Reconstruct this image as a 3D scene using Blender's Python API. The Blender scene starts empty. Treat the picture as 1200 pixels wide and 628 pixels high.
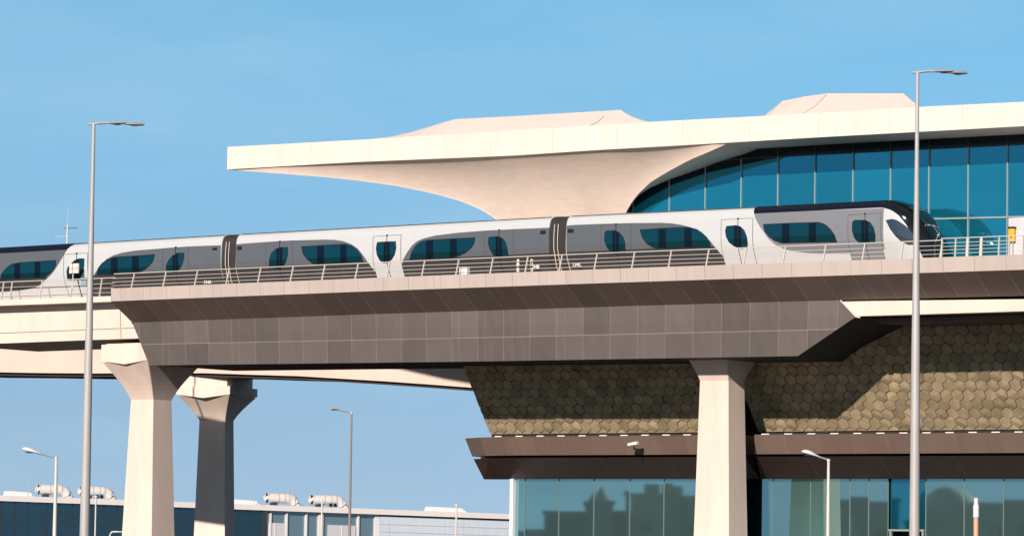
import bpy, bmesh, math, random
from mathutils import Vector, Matrix
random.seed(7)
R = math.radians
scene = bpy.context.scene
col = scene.collection

# ------------------------------------------------------------------ camera
F = 4500.0                        # focal length in photo pixels (1200 wide) = 135 mm
PITCH = math.atan(336 / F); ROLL = 0.0145
CAM = Vector((0, 0, 1.7))
fw = Vector((0, math.cos(PITCH), math.sin(PITCH)))
r0 = Vector((1, 0, 0)); u0 = Vector((0, -math.sin(PITCH), math.cos(PITCH)))
rt = r0 * math.cos(ROLL) + u0 * math.sin(ROLL)
up = -r0 * math.sin(ROLL) + u0 * math.cos(ROLL)
cd = bpy.data.cameras.new('camera'); cam = bpy.data.objects.new('camera', cd); col.objects.link(cam)
cd.lens = 135; cd.sensor_width = 36; cd.sensor_fit = 'HORIZONTAL'; cd.clip_end = 6000; cd.clip_start = 0.5
M = Matrix((rt, up, -fw)).transposed().to_4x4(); M.translation = CAM
cam.matrix_world = M
scene.camera = cam

# ------------------------------------------------------------------ world, sun, exposure
UX = Vector((.8, -.6, 0)); VX = Vector((.6, .8, 0)); FRAME = math.atan2(-.6, .8)
SUN_EL = R(23); BETA = R(15)
sh = -VX * math.cos(BETA) + UX * math.sin(BETA)
to_sun = Vector((sh.x * math.cos(SUN_EL), sh.y * math.cos(SUN_EL), math.sin(SUN_EL)))
w = bpy.data.worlds.new('World'); scene.world = w; w.use_nodes = True
nt = w.node_tree; nt.nodes.clear()
sky = nt.nodes.new('ShaderNodeTexSky'); sky.sky_type = 'NISHITA'; sky.sun_disc = False
sky.sun_elevation = SUN_EL; sky.sun_rotation = math.atan2(to_sun.x, to_sun.y)
sky.air_density = 1.0; sky.dust_density = 0.1; sky.ozone_density = 3.0; sky.altitude = 0
bg = nt.nodes.new('ShaderNodeBackground'); bg.inputs['Strength'].default_value = 0.15
hs = nt.nodes.new('ShaderNodeHueSaturation'); hs.inputs['Hue'].default_value = 0.5; hs.inputs['Saturation'].default_value = 1.0
wo = nt.nodes.new('ShaderNodeOutputWorld')
tcw = nt.nodes.new('ShaderNodeTexCoord'); mpw = nt.nodes.new('ShaderNodeMapping'); mpw.inputs['Location'].default_value = (0, 0, .22)
nt.links.new(tcw.outputs['Generated'], mpw.inputs[0]); nt.links.new(mpw.outputs[0], sky.inputs['Vector'])   # clear air right down to the horizon
tint = nt.nodes.new('ShaderNodeMix'); tint.data_type = 'RGBA'; tint.blend_type = 'MULTIPLY'; tint.inputs[0].default_value = 1; tint.inputs[7].default_value = (.9, 1.0, 1.0, 1)
sep = nt.nodes.new('ShaderNodeSeparateXYZ'); nt.links.new(tcw.outputs['Generated'], sep.inputs[0])
ramp = nt.nodes.new('ShaderNodeValToRGB'); cr = ramp.color_ramp; cr.interpolation = 'EASE'    # haze near the horizon, cyan above it
cr.elements[0].position = 0; cr.elements[0].color = (.90,.76,.64,1); cr.elements[1].position = .145; cr.elements[1].color = (.80,1.08,.95,1)
e = cr.elements.new(.30); e.color = (.4,.4,.4,1)
nt.links.new(sep.outputs[2], ramp.inputs[0]); nt.links.new(ramp.outputs[0], tint.inputs[7])
nt.links.new(sky.outputs[0], tint.inputs[6]); az = nt.nodes.new('ShaderNodeMapRange'); az.interpolation_type = 'SMOOTHSTEP'      # sky dimmed on the sun side, added to deepen the shade
az.inputs[1].default_value = -1; az.inputs[2].default_value = .9; az.inputs[3].default_value = .42; az.inputs[4].default_value = 1.0
nt.links.new(sep.outputs[1], az.inputs[0]); azm = nt.nodes.new('ShaderNodeVectorMath'); azm.operation = 'SCALE'
nt.links.new(tint.outputs[2], azm.inputs[0]); nt.links.new(az.outputs[0], azm.inputs['Scale']); nt.links.new(azm.outputs[0], hs.inputs['Color']); cn = nt.nodes.new('ShaderNodeTexNoise'); cn.inputs['Scale'].default_value = 5; cn.inputs['Detail'].default_value = 5; cn.inputs['Roughness'].default_value = .55
cmp_ = nt.nodes.new('ShaderNodeMapping'); cmp_.inputs['Scale'].default_value = (1.2, 1, 5); cmp_.inputs['Location'].default_value = (.35, 0, .1)
nt.links.new(tcw.outputs['Generated'], cmp_.inputs[0]); nt.links.new(cmp_.outputs[0], cn.inputs['Vector'])
cr2 = nt.nodes.new('ShaderNodeMapRange'); cr2.inputs[1].default_value = .42; cr2.inputs[2].default_value = .72; cr2.inputs[4].default_value = .45; nt.links.new(cn.outputs[0], cr2.inputs[0])
cmx = nt.nodes.new('ShaderNodeMix'); cmx.data_type = 'RGBA'; cmx.inputs[7].default_value = (2.6, 3.9, 4.9, 1)
nt.links.new(cr2.outputs[0], cmx.inputs[0]); nt.links.new(hs.outputs[0], cmx.inputs[6]); nt.links.new(cmx.outputs[2], bg.inputs[0]); nt.links.new(bg.outputs[0], wo.inputs[0])
sd = bpy.data.lights.new('sun', 'SUN'); sd.energy = 4.8; sd.angle = R(0.5); sd.color = (1.0, 0.86, 0.77)
so = bpy.data.objects.new('sun', sd); col.objects.link(so)
so.rotation_euler = (-to_sun).to_track_quat('-Z', 'Y').to_euler()
so.location = (0, 0, 60)
vs = scene.view_settings
vs.view_transform = 'Standard'; vs.look = 'None'; vs.exposure = 0.2; vs.gamma = 1; vs.use_curve_mapping = False

# ------------------------------------------------------------------ geometry of the place
P0 = Vector((0, 187.5, 0))        # origin of the station frame: u along the track, v away from it, w up
def W(u, v, w): return P0 + UX * u + VX * v + Vector((0, 0, w))
def ray(px, py): return fw + rt * ((px - 600) / F) - up * ((py - 314) / F)
def at(px, py, v):                # point of the plane v = const seen at a photo pixel -> (u, w)
    d = ray(px, py)
    n = VX
    t = (v + n.dot(P0) - n.dot(CAM)) / n.dot(d)
    p = CAM + d * t - P0
    return (p.dot(UX), p.z)
def U(px, py, v): return at(px, py, v)[0]
def Wd(px, py, v): return at(px, py, v)[1]
def atY(px, py, Y):
    d = ray(px, py); return CAM + d * ((Y - CAM.y) / d.y)
class Line:                       # height as a function of u
    def __init__(s, v, *pts):
        s.p = sorted(at(x, y, v) for x, y in pts); s.v = v
    def __call__(s, u):
        p = s.p
        for i in range(len(p) - 1):
            if u <= p[i + 1][0] or i == len(p) - 2:
                a, b = p[i], p[i + 1]
                return a[1] + (b[1] - a[1]) * (u - a[0]) / (b[0] - a[0])

# ------------------------------------------------------------------ object helpers
def tag(o, label=None, cat=None, group=None, kind=None):
    if label: o['label'] = label
    if cat: o['category'] = cat
    if group: o['group'] = group
    if kind: o['kind'] = kind
    return o
def empty(name, base, label, cat, group=None, frame=True, rz=0):
    o = bpy.data.objects.new(name, None); col.objects.link(o); o.empty_display_size = .3
    if frame: o.location = W(*base); o.rotation_euler.z = FRAME + rz
    else: o.location = base; o.rotation_euler.z = rz
    o['b'] = base if frame else (0, 0, 0)
    tag(o, label, cat, group); return o
class MB:
    def __init__(s): s.v = []; s.f = []; s.uv = {}; s.sm = False
    def quad(s, pts, uv=None):
        n = len(s.v); s.v += [tuple(p) for p in pts]; f = tuple(range(n, n + len(pts))); 
        if uv: s.uv[len(s.f)] = uv
        s.f.append(f); return s
    def hexa(s, b, t):            # bottom 4, top 4
        n = len(s.v); s.v += [tuple(p) for p in b] + [tuple(p) for p in t]
        for f in ((3,2,1,0),(4,5,6,7),(0,1,5,4),(1,2,6,5),(2,3,7,6),(3,0,4,7)): s.f.append(tuple(n + i for i in f))
        return s
    def box(s, a, b):
        (x0,y0,z0),(x1,y1,z1) = a, b
        return s.hexa([(x0,y0,z0),(x1,y0,z0),(x1,y1,z0),(x0,y1,z0)], [(x0,y0,z1),(x1,y0,z1),(x1,y1,z1),(x0,y1,z1)])
    def tube(s, pts, rad, n=8, cap=True):
        pts = [Vector(p) for p in pts]
        if not hasattr(rad, '__len__'): rad = [rad] * len(pts)
        base = len(s.v)
        for i, p in enumerate(pts):
            a = pts[max(i-1, 0)]; b = pts[min(i+1, len(pts)-1)]
            d = (b - a).normalized()
            x = d.cross(Vector((0,0,1)) if abs(d.z) < .9 else Vector((0,1,0))).normalized(); y = d.cross(x)
            for k in range(n):
                t = 2*math.pi*k/n; s.v.append(tuple(p + (x*math.cos(t) + y*math.sin(t))*rad[i]))
        for i in range(len(pts)-1):
            for k in range(n):
                a = base + i*n + k; b = base + i*n + (k+1) % n; s.f.append((a, b, b+n, a+n))
        if cap:
            s.f.append(tuple(base + k for k in range(n))[::-1]); s.f.append(tuple(base + (len(pts)-1)*n + k for k in range(n)))
        return s
    def loft(s, rings, closed=True, cap=True):
        base = len(s.v); n = len(rings[0])
        for r_ in rings: s.v += [tuple(p) for p in r_]
        for i in range(len(rings)-1):
            for k in range(n if closed else n-1):
                a = base + i*n + k; b = base + i*n + (k+1) % n; s.f.append((a, b, b+n, a+n))
        if cap and closed:
            s.f.append(tuple(base + k for k in range(n))[::-1]); s.f.append(tuple(base + (len(rings)-1)*n + k for k in range(n)))
        return s
    def build(s, name, mat, parent=None, smooth=False, bevel=0, world=False):
        me = bpy.data.meshes.new(name)
        if parent is not None and not world: bb = parent['b']; vs_ = [(x-bb[0], y-bb[1], z-bb[2]) for x, y, z in s.v]
        else: vs_ = s.v
        me.from_pydata(vs_, [], s.f)
        if s.uv:
            ul = me.uv_layers.new(name='UVMap')
            for i, uv in s.uv.items():
                for li, c in zip(me.polygons[i].loop_indices, uv): ul.data[li].uv = c
        bm = bmesh.new(); bm.from_mesh(me)
        if smooth: bmesh.ops.remove_doubles(bm, verts=bm.verts, dist=1e-5)
        if not s.uv: bmesh.ops.recalc_face_normals(bm, faces=bm.faces)
        bm.to_mesh(me); bm.free()
        if smooth:
            for p in me.polygons: p.use_smooth = True
            try: me.set_sharp_from_angle(angle=R(40))
            except Exception: pass
        me.materials.append(mat)
        o = bpy.data.objects.new(name, me); col.objects.link(o)
        if parent is not None: o.parent = parent; o['b'] = parent['b']
        if bevel:
            m = o.modifiers.new('bevel', 'BEVEL'); m.width = bevel; m.segments = 2; m.limit_method = 'ANGLE'
        return o
def copy_tree(o, parent=None):
    c = o.copy(); col.objects.link(c)
    if parent: c.parent = parent
    for ch in list(o.children): copy_tree(ch, c)
    return c
def strip(mb, A, B, us, flip=False, v0=0, v1=1):      # quads between two Lines, UV = (u, across)
    for a, b in zip(us[:-1], us[1:]):
        q = [(a, B.v, B(a)), (b, B.v, B(b)), (b, A.v, A(b)), (a, A.v, A(a))]
        mb.quad(q, [(a, v1), (b, v1), (b, v0), (a, v0)])
def seq(a, b, step):
    n = max(1, int(math.ceil((b-a)/step))); return [a + (b-a)*i/n for i in range(n+1)]

# ------------------------------------------------------------------ materials
def mat(name, colr, rough=.6, metal=0, noise=.0, scale=3, bump=0, streak=0, spec=.5, stretch=(1,1,1), coat=0):
    m = bpy.data.materials.new(name); m.use_nodes = True; t = m.node_tree; p = t.nodes['Principled BSDF']
    p.inputs['Base Color'].default_value = (*colr, 1); p.inputs['Roughness'].default_value = rough
    p.inputs['Metallic'].default_value = metal; p.inputs['Specular IOR Level'].default_value = spec
    p.inputs['Coat Weight'].default_value = coat; p.inputs['Coat Roughness'].default_value = .05
    if noise or bump:
        tc = t.nodes.new('ShaderNodeTexCoord'); mp = t.nodes.new('ShaderNodeMapping'); mp.inputs['Scale'].default_value = stretch
        nz = t.nodes.new('ShaderNodeTexNoise'); nz.inputs['Scale'].default_value = scale; nz.inputs['Detail'].default_value = 8; nz.inputs['Roughness'].default_value = .65
        t.links.new(tc.outputs['Object'], mp.inputs[0]); t.links.new(mp.outputs[0], nz.inputs['Vector'])
        if noise:
            mx = t.nodes.new('ShaderNodeMix'); mx.data_type = 'RGBA'
            mr = t.nodes.new('ShaderNodeMapRange'); mr.inputs[1].default_value = .3; mr.inputs[2].default_value = .7
            t.links.new(nz.outputs[0], mr.inputs[0]); t.links.new(mr.outputs[0], mx.inputs[0])
            mx.inputs[6].default_value = (*[c*(1-noise) for c in colr], 1); mx.inputs[7].default_value = (*[min(1, c*(1+noise*.6)) for c in colr], 1)
            t.links.new(mx.outputs[2], p.inputs['Base Color'])
        if bump:
            b = t.nodes.new('ShaderNodeBump'); b.inputs['Strength'].default_value = bump; b.inputs['Distance'].default_value = .02
            t.links.new(nz.outputs[0], b.inputs['Height']); t.links.new(b.outputs[0], p.inputs['Normal'])
    return m
def panel_mat(name, colr, seam, rough=.45, metal=0, period=1.62, rows=1, var=.12, sw=.018):
    """cladding: tone differs from panel to panel, thin seams; UV = (metres along, 0..1 across)"""
    m = mat(name, colr, rough, metal); t = m.node_tree; p = t.nodes['Principled BSDF']; N = t.nodes.new; L = t.links.new
    uv = N('ShaderNodeUVMap'); sx = N('ShaderNodeSeparateXYZ'); L(uv.outputs[0], sx.inputs[0])
    def math_(op, a, b=None):
        n = N('ShaderNodeMath'); n.operation = op
        for i, x in enumerate((a, b)):
            if x is None: continue
            if isinstance(x, (int, float)): n.inputs[i].default_value = x
            else: L(x, n.inputs[i])
        return n.outputs[0]
    ux = math_('DIVIDE', sx.outputs[0], period); fx = math_('FRACT', ux); flx = math_('FLOOR', ux)
    vy = math_('MULTIPLY', sx.outputs[1], rows); fy = math_('FRACT', vy); fly = math_('FLOOR', vy)
    s1 = math_('LESS_THAN', fx, sw)
    w2 = N('ShaderNodeTexWhiteNoise'); w2.noise_dimensions = '1D'; L(flx, w2.inputs['W'])
    # some panels carry a second, narrower joint
    off = math_('ABSOLUTE', math_('SUBTRACT', fx, math_('ADD', math_('MULTIPLY', w2.outputs[0], .5), .25)))
    s2 = math_('MULTIPLY', math_('LESS_THAN', off, sw*.45), math_('LESS_THAN', w2.outputs[0], .2))
    sm = math_('MAXIMUM', s1, math_('MULTIPLY', s2, .6))
    if rows > 1: sm = math_('MAXIMUM', sm, math_('MULTIPLY', math_('LESS_THAN', fy, .035), math_('GREATER_THAN', sx.outputs[1], .1)))
    cb = N('ShaderNodeCombineXYZ'); L(flx, cb.inputs[0]); L(fly, cb.inputs[1])
    wn = N('ShaderNodeTexWhiteNoise'); wn.noise_dimensions = '2D'; L(cb.outputs[0], wn.inputs['Vector'])
    tc = N('ShaderNodeTexCoord'); mp = N('ShaderNodeMapping'); mp.inputs['Scale'].default_value = (1.2, .6, .25)
    nz = N('ShaderNodeTexNoise'); nz.inputs['Scale'].default_value = 1.6; nz.inputs['Detail'].default_value = 9; nz.inputs['Roughness'].default_value = .7
    L(tc.outputs['Object'], mp.inputs[0]); L(mp.outputs[0], nz.inputs['Vector'])
    tone = math_('ADD', math_('MULTIPLY', math_('SUBTRACT', wn.outputs[0], .5), var*2), math_('MULTIPLY', math_('SUBTRACT', nz.outputs[0], .5), .35))
    tone = math_('ADD', tone, 1.0)
    vm = N('ShaderNodeVectorMath'); vm.operation = 'SCALE'; vm.inputs[0].default_value = colr; L(tone, vm.inputs['Scale'])
    mx = N('ShaderNodeMix'); mx.data_type = 'RGBA'; L(sm, mx.inputs[0]); L(vm.outputs[0], mx.inputs[6]); mx.inputs[7].default_value = (*seam, 1)
    L(mx.outputs[2], p.inputs['Base Color'])
    rr = math_('ADD', math_('MULTIPLY', nz.outputs[0], .25), rough-.12); L(rr, p.inputs['Roughness'])
    return m
def glass_mat(name, base, tint, refl=.6, rough=.02, vary=0):
    m = bpy.data.materials.new(name); m.use_nodes = True; t = m.node_tree; p = t.nodes['Principled BSDF']
    p.inputs['Base Color'].default_value = (*base, 1); p.inputs['Roughness'].default_value = .5; p.inputs['Specular IOR Level'].default_value = .2
    g = t.nodes.new('ShaderNodeBsdfGlossy'); g.inputs['Color'].default_value = (*tint, 1); g.inputs['Roughness'].default_value = rough
    mx = t.nodes.new('ShaderNodeMixShader'); lw = t.nodes.new('ShaderNodeLayerWeight'); lw.inputs[0].default_value = .25
    mr = t.nodes.new('ShaderNodeMapRange'); mr.inputs[3].default_value = refl; mr.inputs[4].default_value = min(1, refl+.4)
    t.links.new(lw.outputs['Fresnel'], mr.inputs[0]); t.links.new(mr.outputs[0], mx.inputs[0])
    t.links.new(p.outputs[0], mx.inputs[1]); t.links.new(g.outputs[0], mx.inputs[2])
    if vary:                          # coating and blinds differ a little from pane to pane
        g_ = t.nodes.new('ShaderNodeNewGeometry'); r_ = t.nodes.new('ShaderNodeMapRange'); r_.inputs[3].default_value = 1-vary; r_.inputs[4].default_value = 1+vary
        t.links.new(g_.outputs['Random Per Island'], r_.inputs[0])
        for c_, sock in ((base, p.inputs['Base Color']), (tint, g.inputs['Color'])):
            v_ = t.nodes.new('ShaderNodeVectorMath'); v_.operation = 'SCALE'; v_.inputs[0].default_value = c_
            t.links.new(r_.outputs[0], v_.inputs['Scale']); t.links.new(v_.outputs[0], sock)
    t.links.new(mx.outputs[0], t.nodes['Material Output'].inputs[0])
    return m

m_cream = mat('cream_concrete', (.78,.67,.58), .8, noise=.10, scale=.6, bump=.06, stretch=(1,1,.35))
m_conc = mat('pier_concrete', (.78,.65,.56), .85, noise=.13, scale=.5, bump=.1, stretch=(1.5,1.5,.25))
m_conc_far = mat('far_viaduct_concrete', (.72,.58,.50), .85, noise=.08, scale=.4, bump=.06)
m_roof = panel_mat('roof_fascia', (.76,.675,.60), (.60,.50,.42), rough=.7, period=3.9, var=.02, sw=.006)
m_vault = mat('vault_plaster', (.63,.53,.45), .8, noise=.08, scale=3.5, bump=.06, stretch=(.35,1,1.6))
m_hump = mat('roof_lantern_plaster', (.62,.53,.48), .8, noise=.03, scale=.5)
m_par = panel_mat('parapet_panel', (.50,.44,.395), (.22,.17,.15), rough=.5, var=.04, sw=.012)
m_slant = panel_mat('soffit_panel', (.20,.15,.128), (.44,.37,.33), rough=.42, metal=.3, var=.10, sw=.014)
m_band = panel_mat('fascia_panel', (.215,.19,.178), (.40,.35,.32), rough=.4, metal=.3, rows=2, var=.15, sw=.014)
m_bronze = panel_mat('bronze_band', (.25,.18,.145), (.36,.27,.22), rough=.42, metal=.3, period=1.9, var=.06, sw=.008)
m_bronze_shade = panel_mat('shaded_bronze_band', (.07,.042,.035), (.2,.14,.12), rough=.45, metal=.2, period=4.1, var=.05, sw=.004)  # bronze with the shade of the down-tilted face put into its colour
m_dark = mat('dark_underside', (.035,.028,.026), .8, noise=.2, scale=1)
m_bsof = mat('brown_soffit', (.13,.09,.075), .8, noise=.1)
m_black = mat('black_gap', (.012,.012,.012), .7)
m_hexback = mat('hex_joint', (.02,.017,.014), .8)
m_hex = mat('bronze_hex_tile', (.51,.415,.26), .42, metal=.2, noise=.26, scale=1.4, bump=.05)
def island_tone(m, lo, hi):
    t = m.node_tree; p = t.nodes['Principled BSDF']; src = p.inputs['Base Color'].links[0].from_socket
    g_ = t.nodes.new('ShaderNodeNewGeometry'); r_ = t.nodes.new('ShaderNodeMapRange'); r_.inputs[3].default_value = lo; r_.inputs[4].default_value = hi
    v_ = t.nodes.new('ShaderNodeVectorMath'); v_.operation = 'SCALE'
    t.links.new(g_.outputs['Random Per Island'], r_.inputs[0]); t.links.new(src, v_.inputs[0]); t.links.new(r_.outputs[0], v_.inputs['Scale']); t.links.new(v_.outputs[0], p.inputs['Base Color'])
island_tone(m_hex, .72, 1.12)
m_glass_up = glass_mat('teal_curtain_glass', (.0,.14,.215), (.11,.56,.75), .5, vary=.1)
m_glass_lo = glass_mat('green_teal_glass', (.07,.125,.115), (.50,.88,.92), .6, vary=.07)
m_glass_deep = glass_mat('deep_blue_glass', (.0,.08,.11), (.16,.55,.72), .55)
m_soffit_refl = mat('black_reflection_glass', (.004,.008,.016), .12, spec=.35)  # dark of the mirrored roof soffit put into the colour
m_mullthin = mat('thin_mullion', (.20,.25,.24), .4, metal=.3)
m_mull = mat('steel_mullion', (.34,.40,.40), .4, metal=.3)
m_mulldk = mat('dark_mullion', (.03,.04,.05), .5)
m_white = mat('white_train_paint', (.55,.58,.59), .22, noise=.03, scale=.8, coat=.4)
m_grey = mat('grey_train_paint', (.105,.12,.135), .25, noise=.05, scale=.8, coat=.4)
m_grey_shade = mat('grey_paint_with_shade', (.045,.045,.05), .35, noise=.1, scale=1)  # grey livery with the shade of the lower side put into its colour
m_lgrey = mat('silver_train_paint', (.20,.215,.235), .28, noise=.05, scale=.7, coat=.3)
m_navy = mat('black_roof_paint', (.006,.007,.018), .25)
m_win = glass_mat('train_window_glass', (.0,.03,.042), (.03,.25,.33), .35)
m_wdark = glass_mat('dark_window_band', (.0,.008,.016), (.02,.06,.1), .3)
m_frame = mat('black_rubber', (.008,.008,.012), .5)
m_shield = mat('windshield_glass', (.006,.008,.010), .06, spec=.8)
m_seam = mat('door_seam', (.07,.07,.075), .5)
m_seam2 = mat('roof_joint', (.26,.22,.20), .7)
m_bell = mat('gangway_bellows', (.028,.026,.025), .75, noise=.3, scale=3)
m_rail = mat('painted_railing', (.62,.58,.51), .45, noise=.05, scale=5)
m_steel = mat('galvanised_steel', (.46,.46,.45), .5, metal=.1, noise=.12, scale=6, stretch=(1,1,.1))
m_steelp = mat('pale_painted_steel', (.66,.65,.61), .45, noise=.06, scale=4)
m_lamp = mat('lamp_housing', (.42,.41,.40), .4, metal=.2)
m_polegrey = mat('dark_pole_paint', (.25,.22,.2), .5)  # plain brownish grey, darker than the other poles
m_lampw = mat('white_lamp_housing', (.74,.74,.76), .35)
m_lens = mat('lamp_lens', (.03,.03,.03), .15)
m_text = mat('white_lettering', (.85,.85,.85), .5)
m_yel = mat('yellow_plastic', (.85,.42,.02), .4)
m_red = mat('red_plastic', (.6,.05,.02), .4)
m_lpanel = mat('pale_grey_panel', (.55,.56,.60), .4, noise=.03)
m_tan = mat('tan_painted_pole', (.66,.40,.26), .5)
m_far_white = panel_mat('far_white_cladding', (.55,.64,.72), (.40,.45,.48), rough=.6, period=16, rows=1, var=.02, sw=.006)
m_far_roof = mat('far_roof_white', (.72,.71,.70), .7, noise=.04, scale=.3)
m_far_glass = glass_mat('far_dark_glass', (.006,.02,.035), (.22,.42,.5), .5, .03)
m_far_pale = glass_mat('far_pale_glass', (.16,.25,.30), (.5,.65,.7), .45, .05)
m_duct = mat('duct_sheet_metal', (.7,.68,.65), .5, noise=.08, scale=1.2)
m_ground = mat('dark_ground', (.032,.029,.027), .95, noise=.25, scale=.05, bump=.2)
m_asph = mat('asphalt', (.05,.05,.052), .9, noise=.2, scale=2)
m_kerb = mat('kerb_stone', (.38,.36,.33), .85, noise=.1, scale=2)
m_paint = mat('road_marking_paint', (.75,.75,.72), .7)
m_leaf = mat('palm_leaf', (.05,.08,.03), .7, noise=.3, scale=2)
m_block = mat('plastered_block', (.36,.33,.29), .85, noise=.1, scale=.3)
m_block2 = mat('grey_block', (.25,.25,.25), .85, noise=.1, scale=.3)
m_blue = mat('pale_blue_box_paint', (.20,.33,.40), .5)

# ------------------------------------------------------------------ ground and road
mb = MB(); mb.quad([(-3000,-600,0),(3000,-600,0),(3000,4000,0),(-3000,4000,0)]); g = mb.build('ground', m_ground); tag(g, kind='structure')
mb = MB(); mb.quad([(-400,88,.004),(400,88,.004),(400,99,.004),(-400,99,.004)]); tag(mb.build('road', m_asph), kind='structure')
mb = MB()
for i in range(-40, 41): mb.quad([(i*9-2,93.4,.008),(i*9+2,93.4,.008),(i*9+2,93.6,.008),(i*9-2,93.6,.008)])
tag(mb.build('road_marking', m_paint), kind='structure')
mb = MB(); mb.box((-400,99,-.1),(400,99.3,.13)); mb.box((-400,87.7,-.1),(400,88,.13)); tag(mb.build('kerb', m_kerb), kind='structure')

# ================================================================== elevated station deck
Lt = Line(0, (130,338),(440,325.5),(740,314),(860,310),(1200,298))
Lb = Line(.06, (130,353),(440,341),(740,330.5),(1200,316))
Lc = Line(1.5, (155,378),(440,368),(740,358.5),(935,353),(1200,346.5))
Ld = Line(2.4, (175,428),(550,423.5),(935,417))
Ls = Line(4.0, (175,430),(550,429.5),(935,421))
UR = 34.0
deck = empty('station_viaduct', (0,0,0), 'brown panelled elevated station deck carrying the train and railing', 'viaduct')
ua = U(130,338,0); ub = U(130,353,.06)
uc = U(155,378,1.5); ud = U(175,428,2.4)
mb = MB(); strip(mb, Lt, Lb, seq(ua, UR, 3.24)); par_o = mb
# parapet as a solid: front, top, back
mb2 = MB()
us = seq(ua, UR, 3.24)
strip(mb2, Lt, Lb, us)
for a, b in zip(us[:-1], us[1:]):
    mb2.quad([(a,0,Lt(a)),(b,0,Lt(b)),(b,.25,Lt(b)),(a,.25,Lt(a))], [(a,.5),(b,.5),(b,.6),(a,.6)])
    mb2.quad([(a,.25,Lt(a)),(b,.25,Lt(b)),(b,.25,Lt(b)-.62),(a,.25,Lt(a)-.62)], [(a,.5),(b,.5),(b,.6),(a,.6)])
mb2.quad([(ua,0,Lt(ua)),(ua,.25,Lt(ua)),(ua,.25,Lt(ua)-.62),(ub,.06,Lb(ub))], [(ua+.2,.5)]*4)
mb2.build('parapet', m_par, deck)
mb = MB()   # slanted soffit between parapet foot and fascia
n = 22
for i in range(n):
    t0, t1 = i/n, (i+1)/n
    a0 = ub + (UR-ub)*t0; a1 = ub + (UR-ub)*t1; c0 = uc + (UR-uc)*t0; c1 = uc + (UR-uc)*t1
    mb.quad([(c0,1.5,Lc(c0)),(c1,1.5,Lc(c1)),(a1,.06,Lb(a1)),(a0,.06,Lb(a0))], [(c0,1),(c1,1),(a1,0),(a0,0)])
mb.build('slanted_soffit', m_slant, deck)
# lower fascia
e_top = U(985,352,1.5); e_mid = U(1001,371.5,1.85); e_bot = U(935,417.5,2.4)
vm_ = 1.5 + .9*.28
mb = MB(); rows = []
uu = seq(0,1,1/20.)
Wm = Line(vm_, (160,392),(550,383),(1003,371))
def P_low(t, k):
    if k == 0: u = uc + (e_top-uc)*t; return (u, 1.5, Lc(u))
    if k == 1: u = (uc*.7+ud*.3) + (U(1003,371,vm_)-(uc*.7+ud*.3))*t; return (u, vm_, Wm(u))
    u = ud + (e_bot-ud)*t; return (u, 2.4, Ld(u))
for i in range(20):
    for k in (0, 1):
        q = [P_low(uu[i],k+1), P_low(uu[i+1],k+1), P_low(uu[i+1],k), P_low(uu[i],k)]
        vv = (0, .28, 1)
        mb.quad(q, [(q[0][0]+.70*(q[0][1]-1.5),vv[k+1]),(q[1][0]+.70*(q[1][1]-1.5),vv[k+1]),(q[2][0]+.70*(q[2][1]-1.5),vv[k]),(q[3][0]+.70*(q[3][1]-1.5),vv[k])])
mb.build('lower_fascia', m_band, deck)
# undersides and slab
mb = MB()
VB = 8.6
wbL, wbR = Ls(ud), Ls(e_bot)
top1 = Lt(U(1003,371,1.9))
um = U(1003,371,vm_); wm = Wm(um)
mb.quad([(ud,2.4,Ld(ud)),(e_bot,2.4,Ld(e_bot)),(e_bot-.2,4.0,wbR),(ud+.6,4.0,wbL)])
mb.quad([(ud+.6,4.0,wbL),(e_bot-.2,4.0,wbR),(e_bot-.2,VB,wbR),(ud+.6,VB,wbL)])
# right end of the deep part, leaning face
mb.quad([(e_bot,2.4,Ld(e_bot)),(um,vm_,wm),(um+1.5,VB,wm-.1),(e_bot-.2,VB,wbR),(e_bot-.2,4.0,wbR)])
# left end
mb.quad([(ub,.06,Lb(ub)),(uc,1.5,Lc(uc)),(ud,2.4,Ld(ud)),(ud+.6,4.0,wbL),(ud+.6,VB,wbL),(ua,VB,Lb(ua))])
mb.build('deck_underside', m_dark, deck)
mb = MB()
wf = lambda u: Lt(u) - .55
for a, b in zip(us[:-1], us[1:]):
    mb.quad([(a,.25,wf(a)),(b,.25,wf(b)),(b,VB,wf(b)),(a,VB,wf(a))])
mb.build('deck_floor', m_cream, deck)
# cream edge beam on the right, below the soffit
Kt = Line(1.62, (985,353),(1200,350.5)); Kb = Line(1.66, (1003,370.5),(1200,364.5)); K2 = Line(2.6, (1003,377),(1200,372.5))
a = U(987,353,1.62); b = UR; a2 = U(1004,370.5,1.66)
mb = MB().hexa([(a2,1.66,Kb(a2)),(b,1.66,Kb(b)),(b,2.6,K2(b)+.22),(a2+.7,2.6,Kb(a2))], [(a,1.62,Kt(a)),(b,1.62,Kt(b)),(b,2.6,Kt(b)),(a,2.6,Kt(a))])
mb.build('edge_beam', m_cream, deck)
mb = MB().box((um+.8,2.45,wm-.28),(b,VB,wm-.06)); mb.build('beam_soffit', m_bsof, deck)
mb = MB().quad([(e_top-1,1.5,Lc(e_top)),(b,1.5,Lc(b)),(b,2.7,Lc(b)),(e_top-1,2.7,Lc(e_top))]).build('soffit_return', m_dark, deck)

# bright trim edge at the end of the fascia
mb = MB(); p_a = (U(985,352,1.45),1.45,Wd(985,352,1.45)); p_b = (U(1003,371,1.7),1.7,Wd(1003,371,1.7)); p_c = (U(1008,371.5,1.7),1.7,Wd(1008,372,1.7))
mb.tube([p_a,p_b,p_c], .035, 6); mb.build('edge_trim', m_cream, deck)

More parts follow.
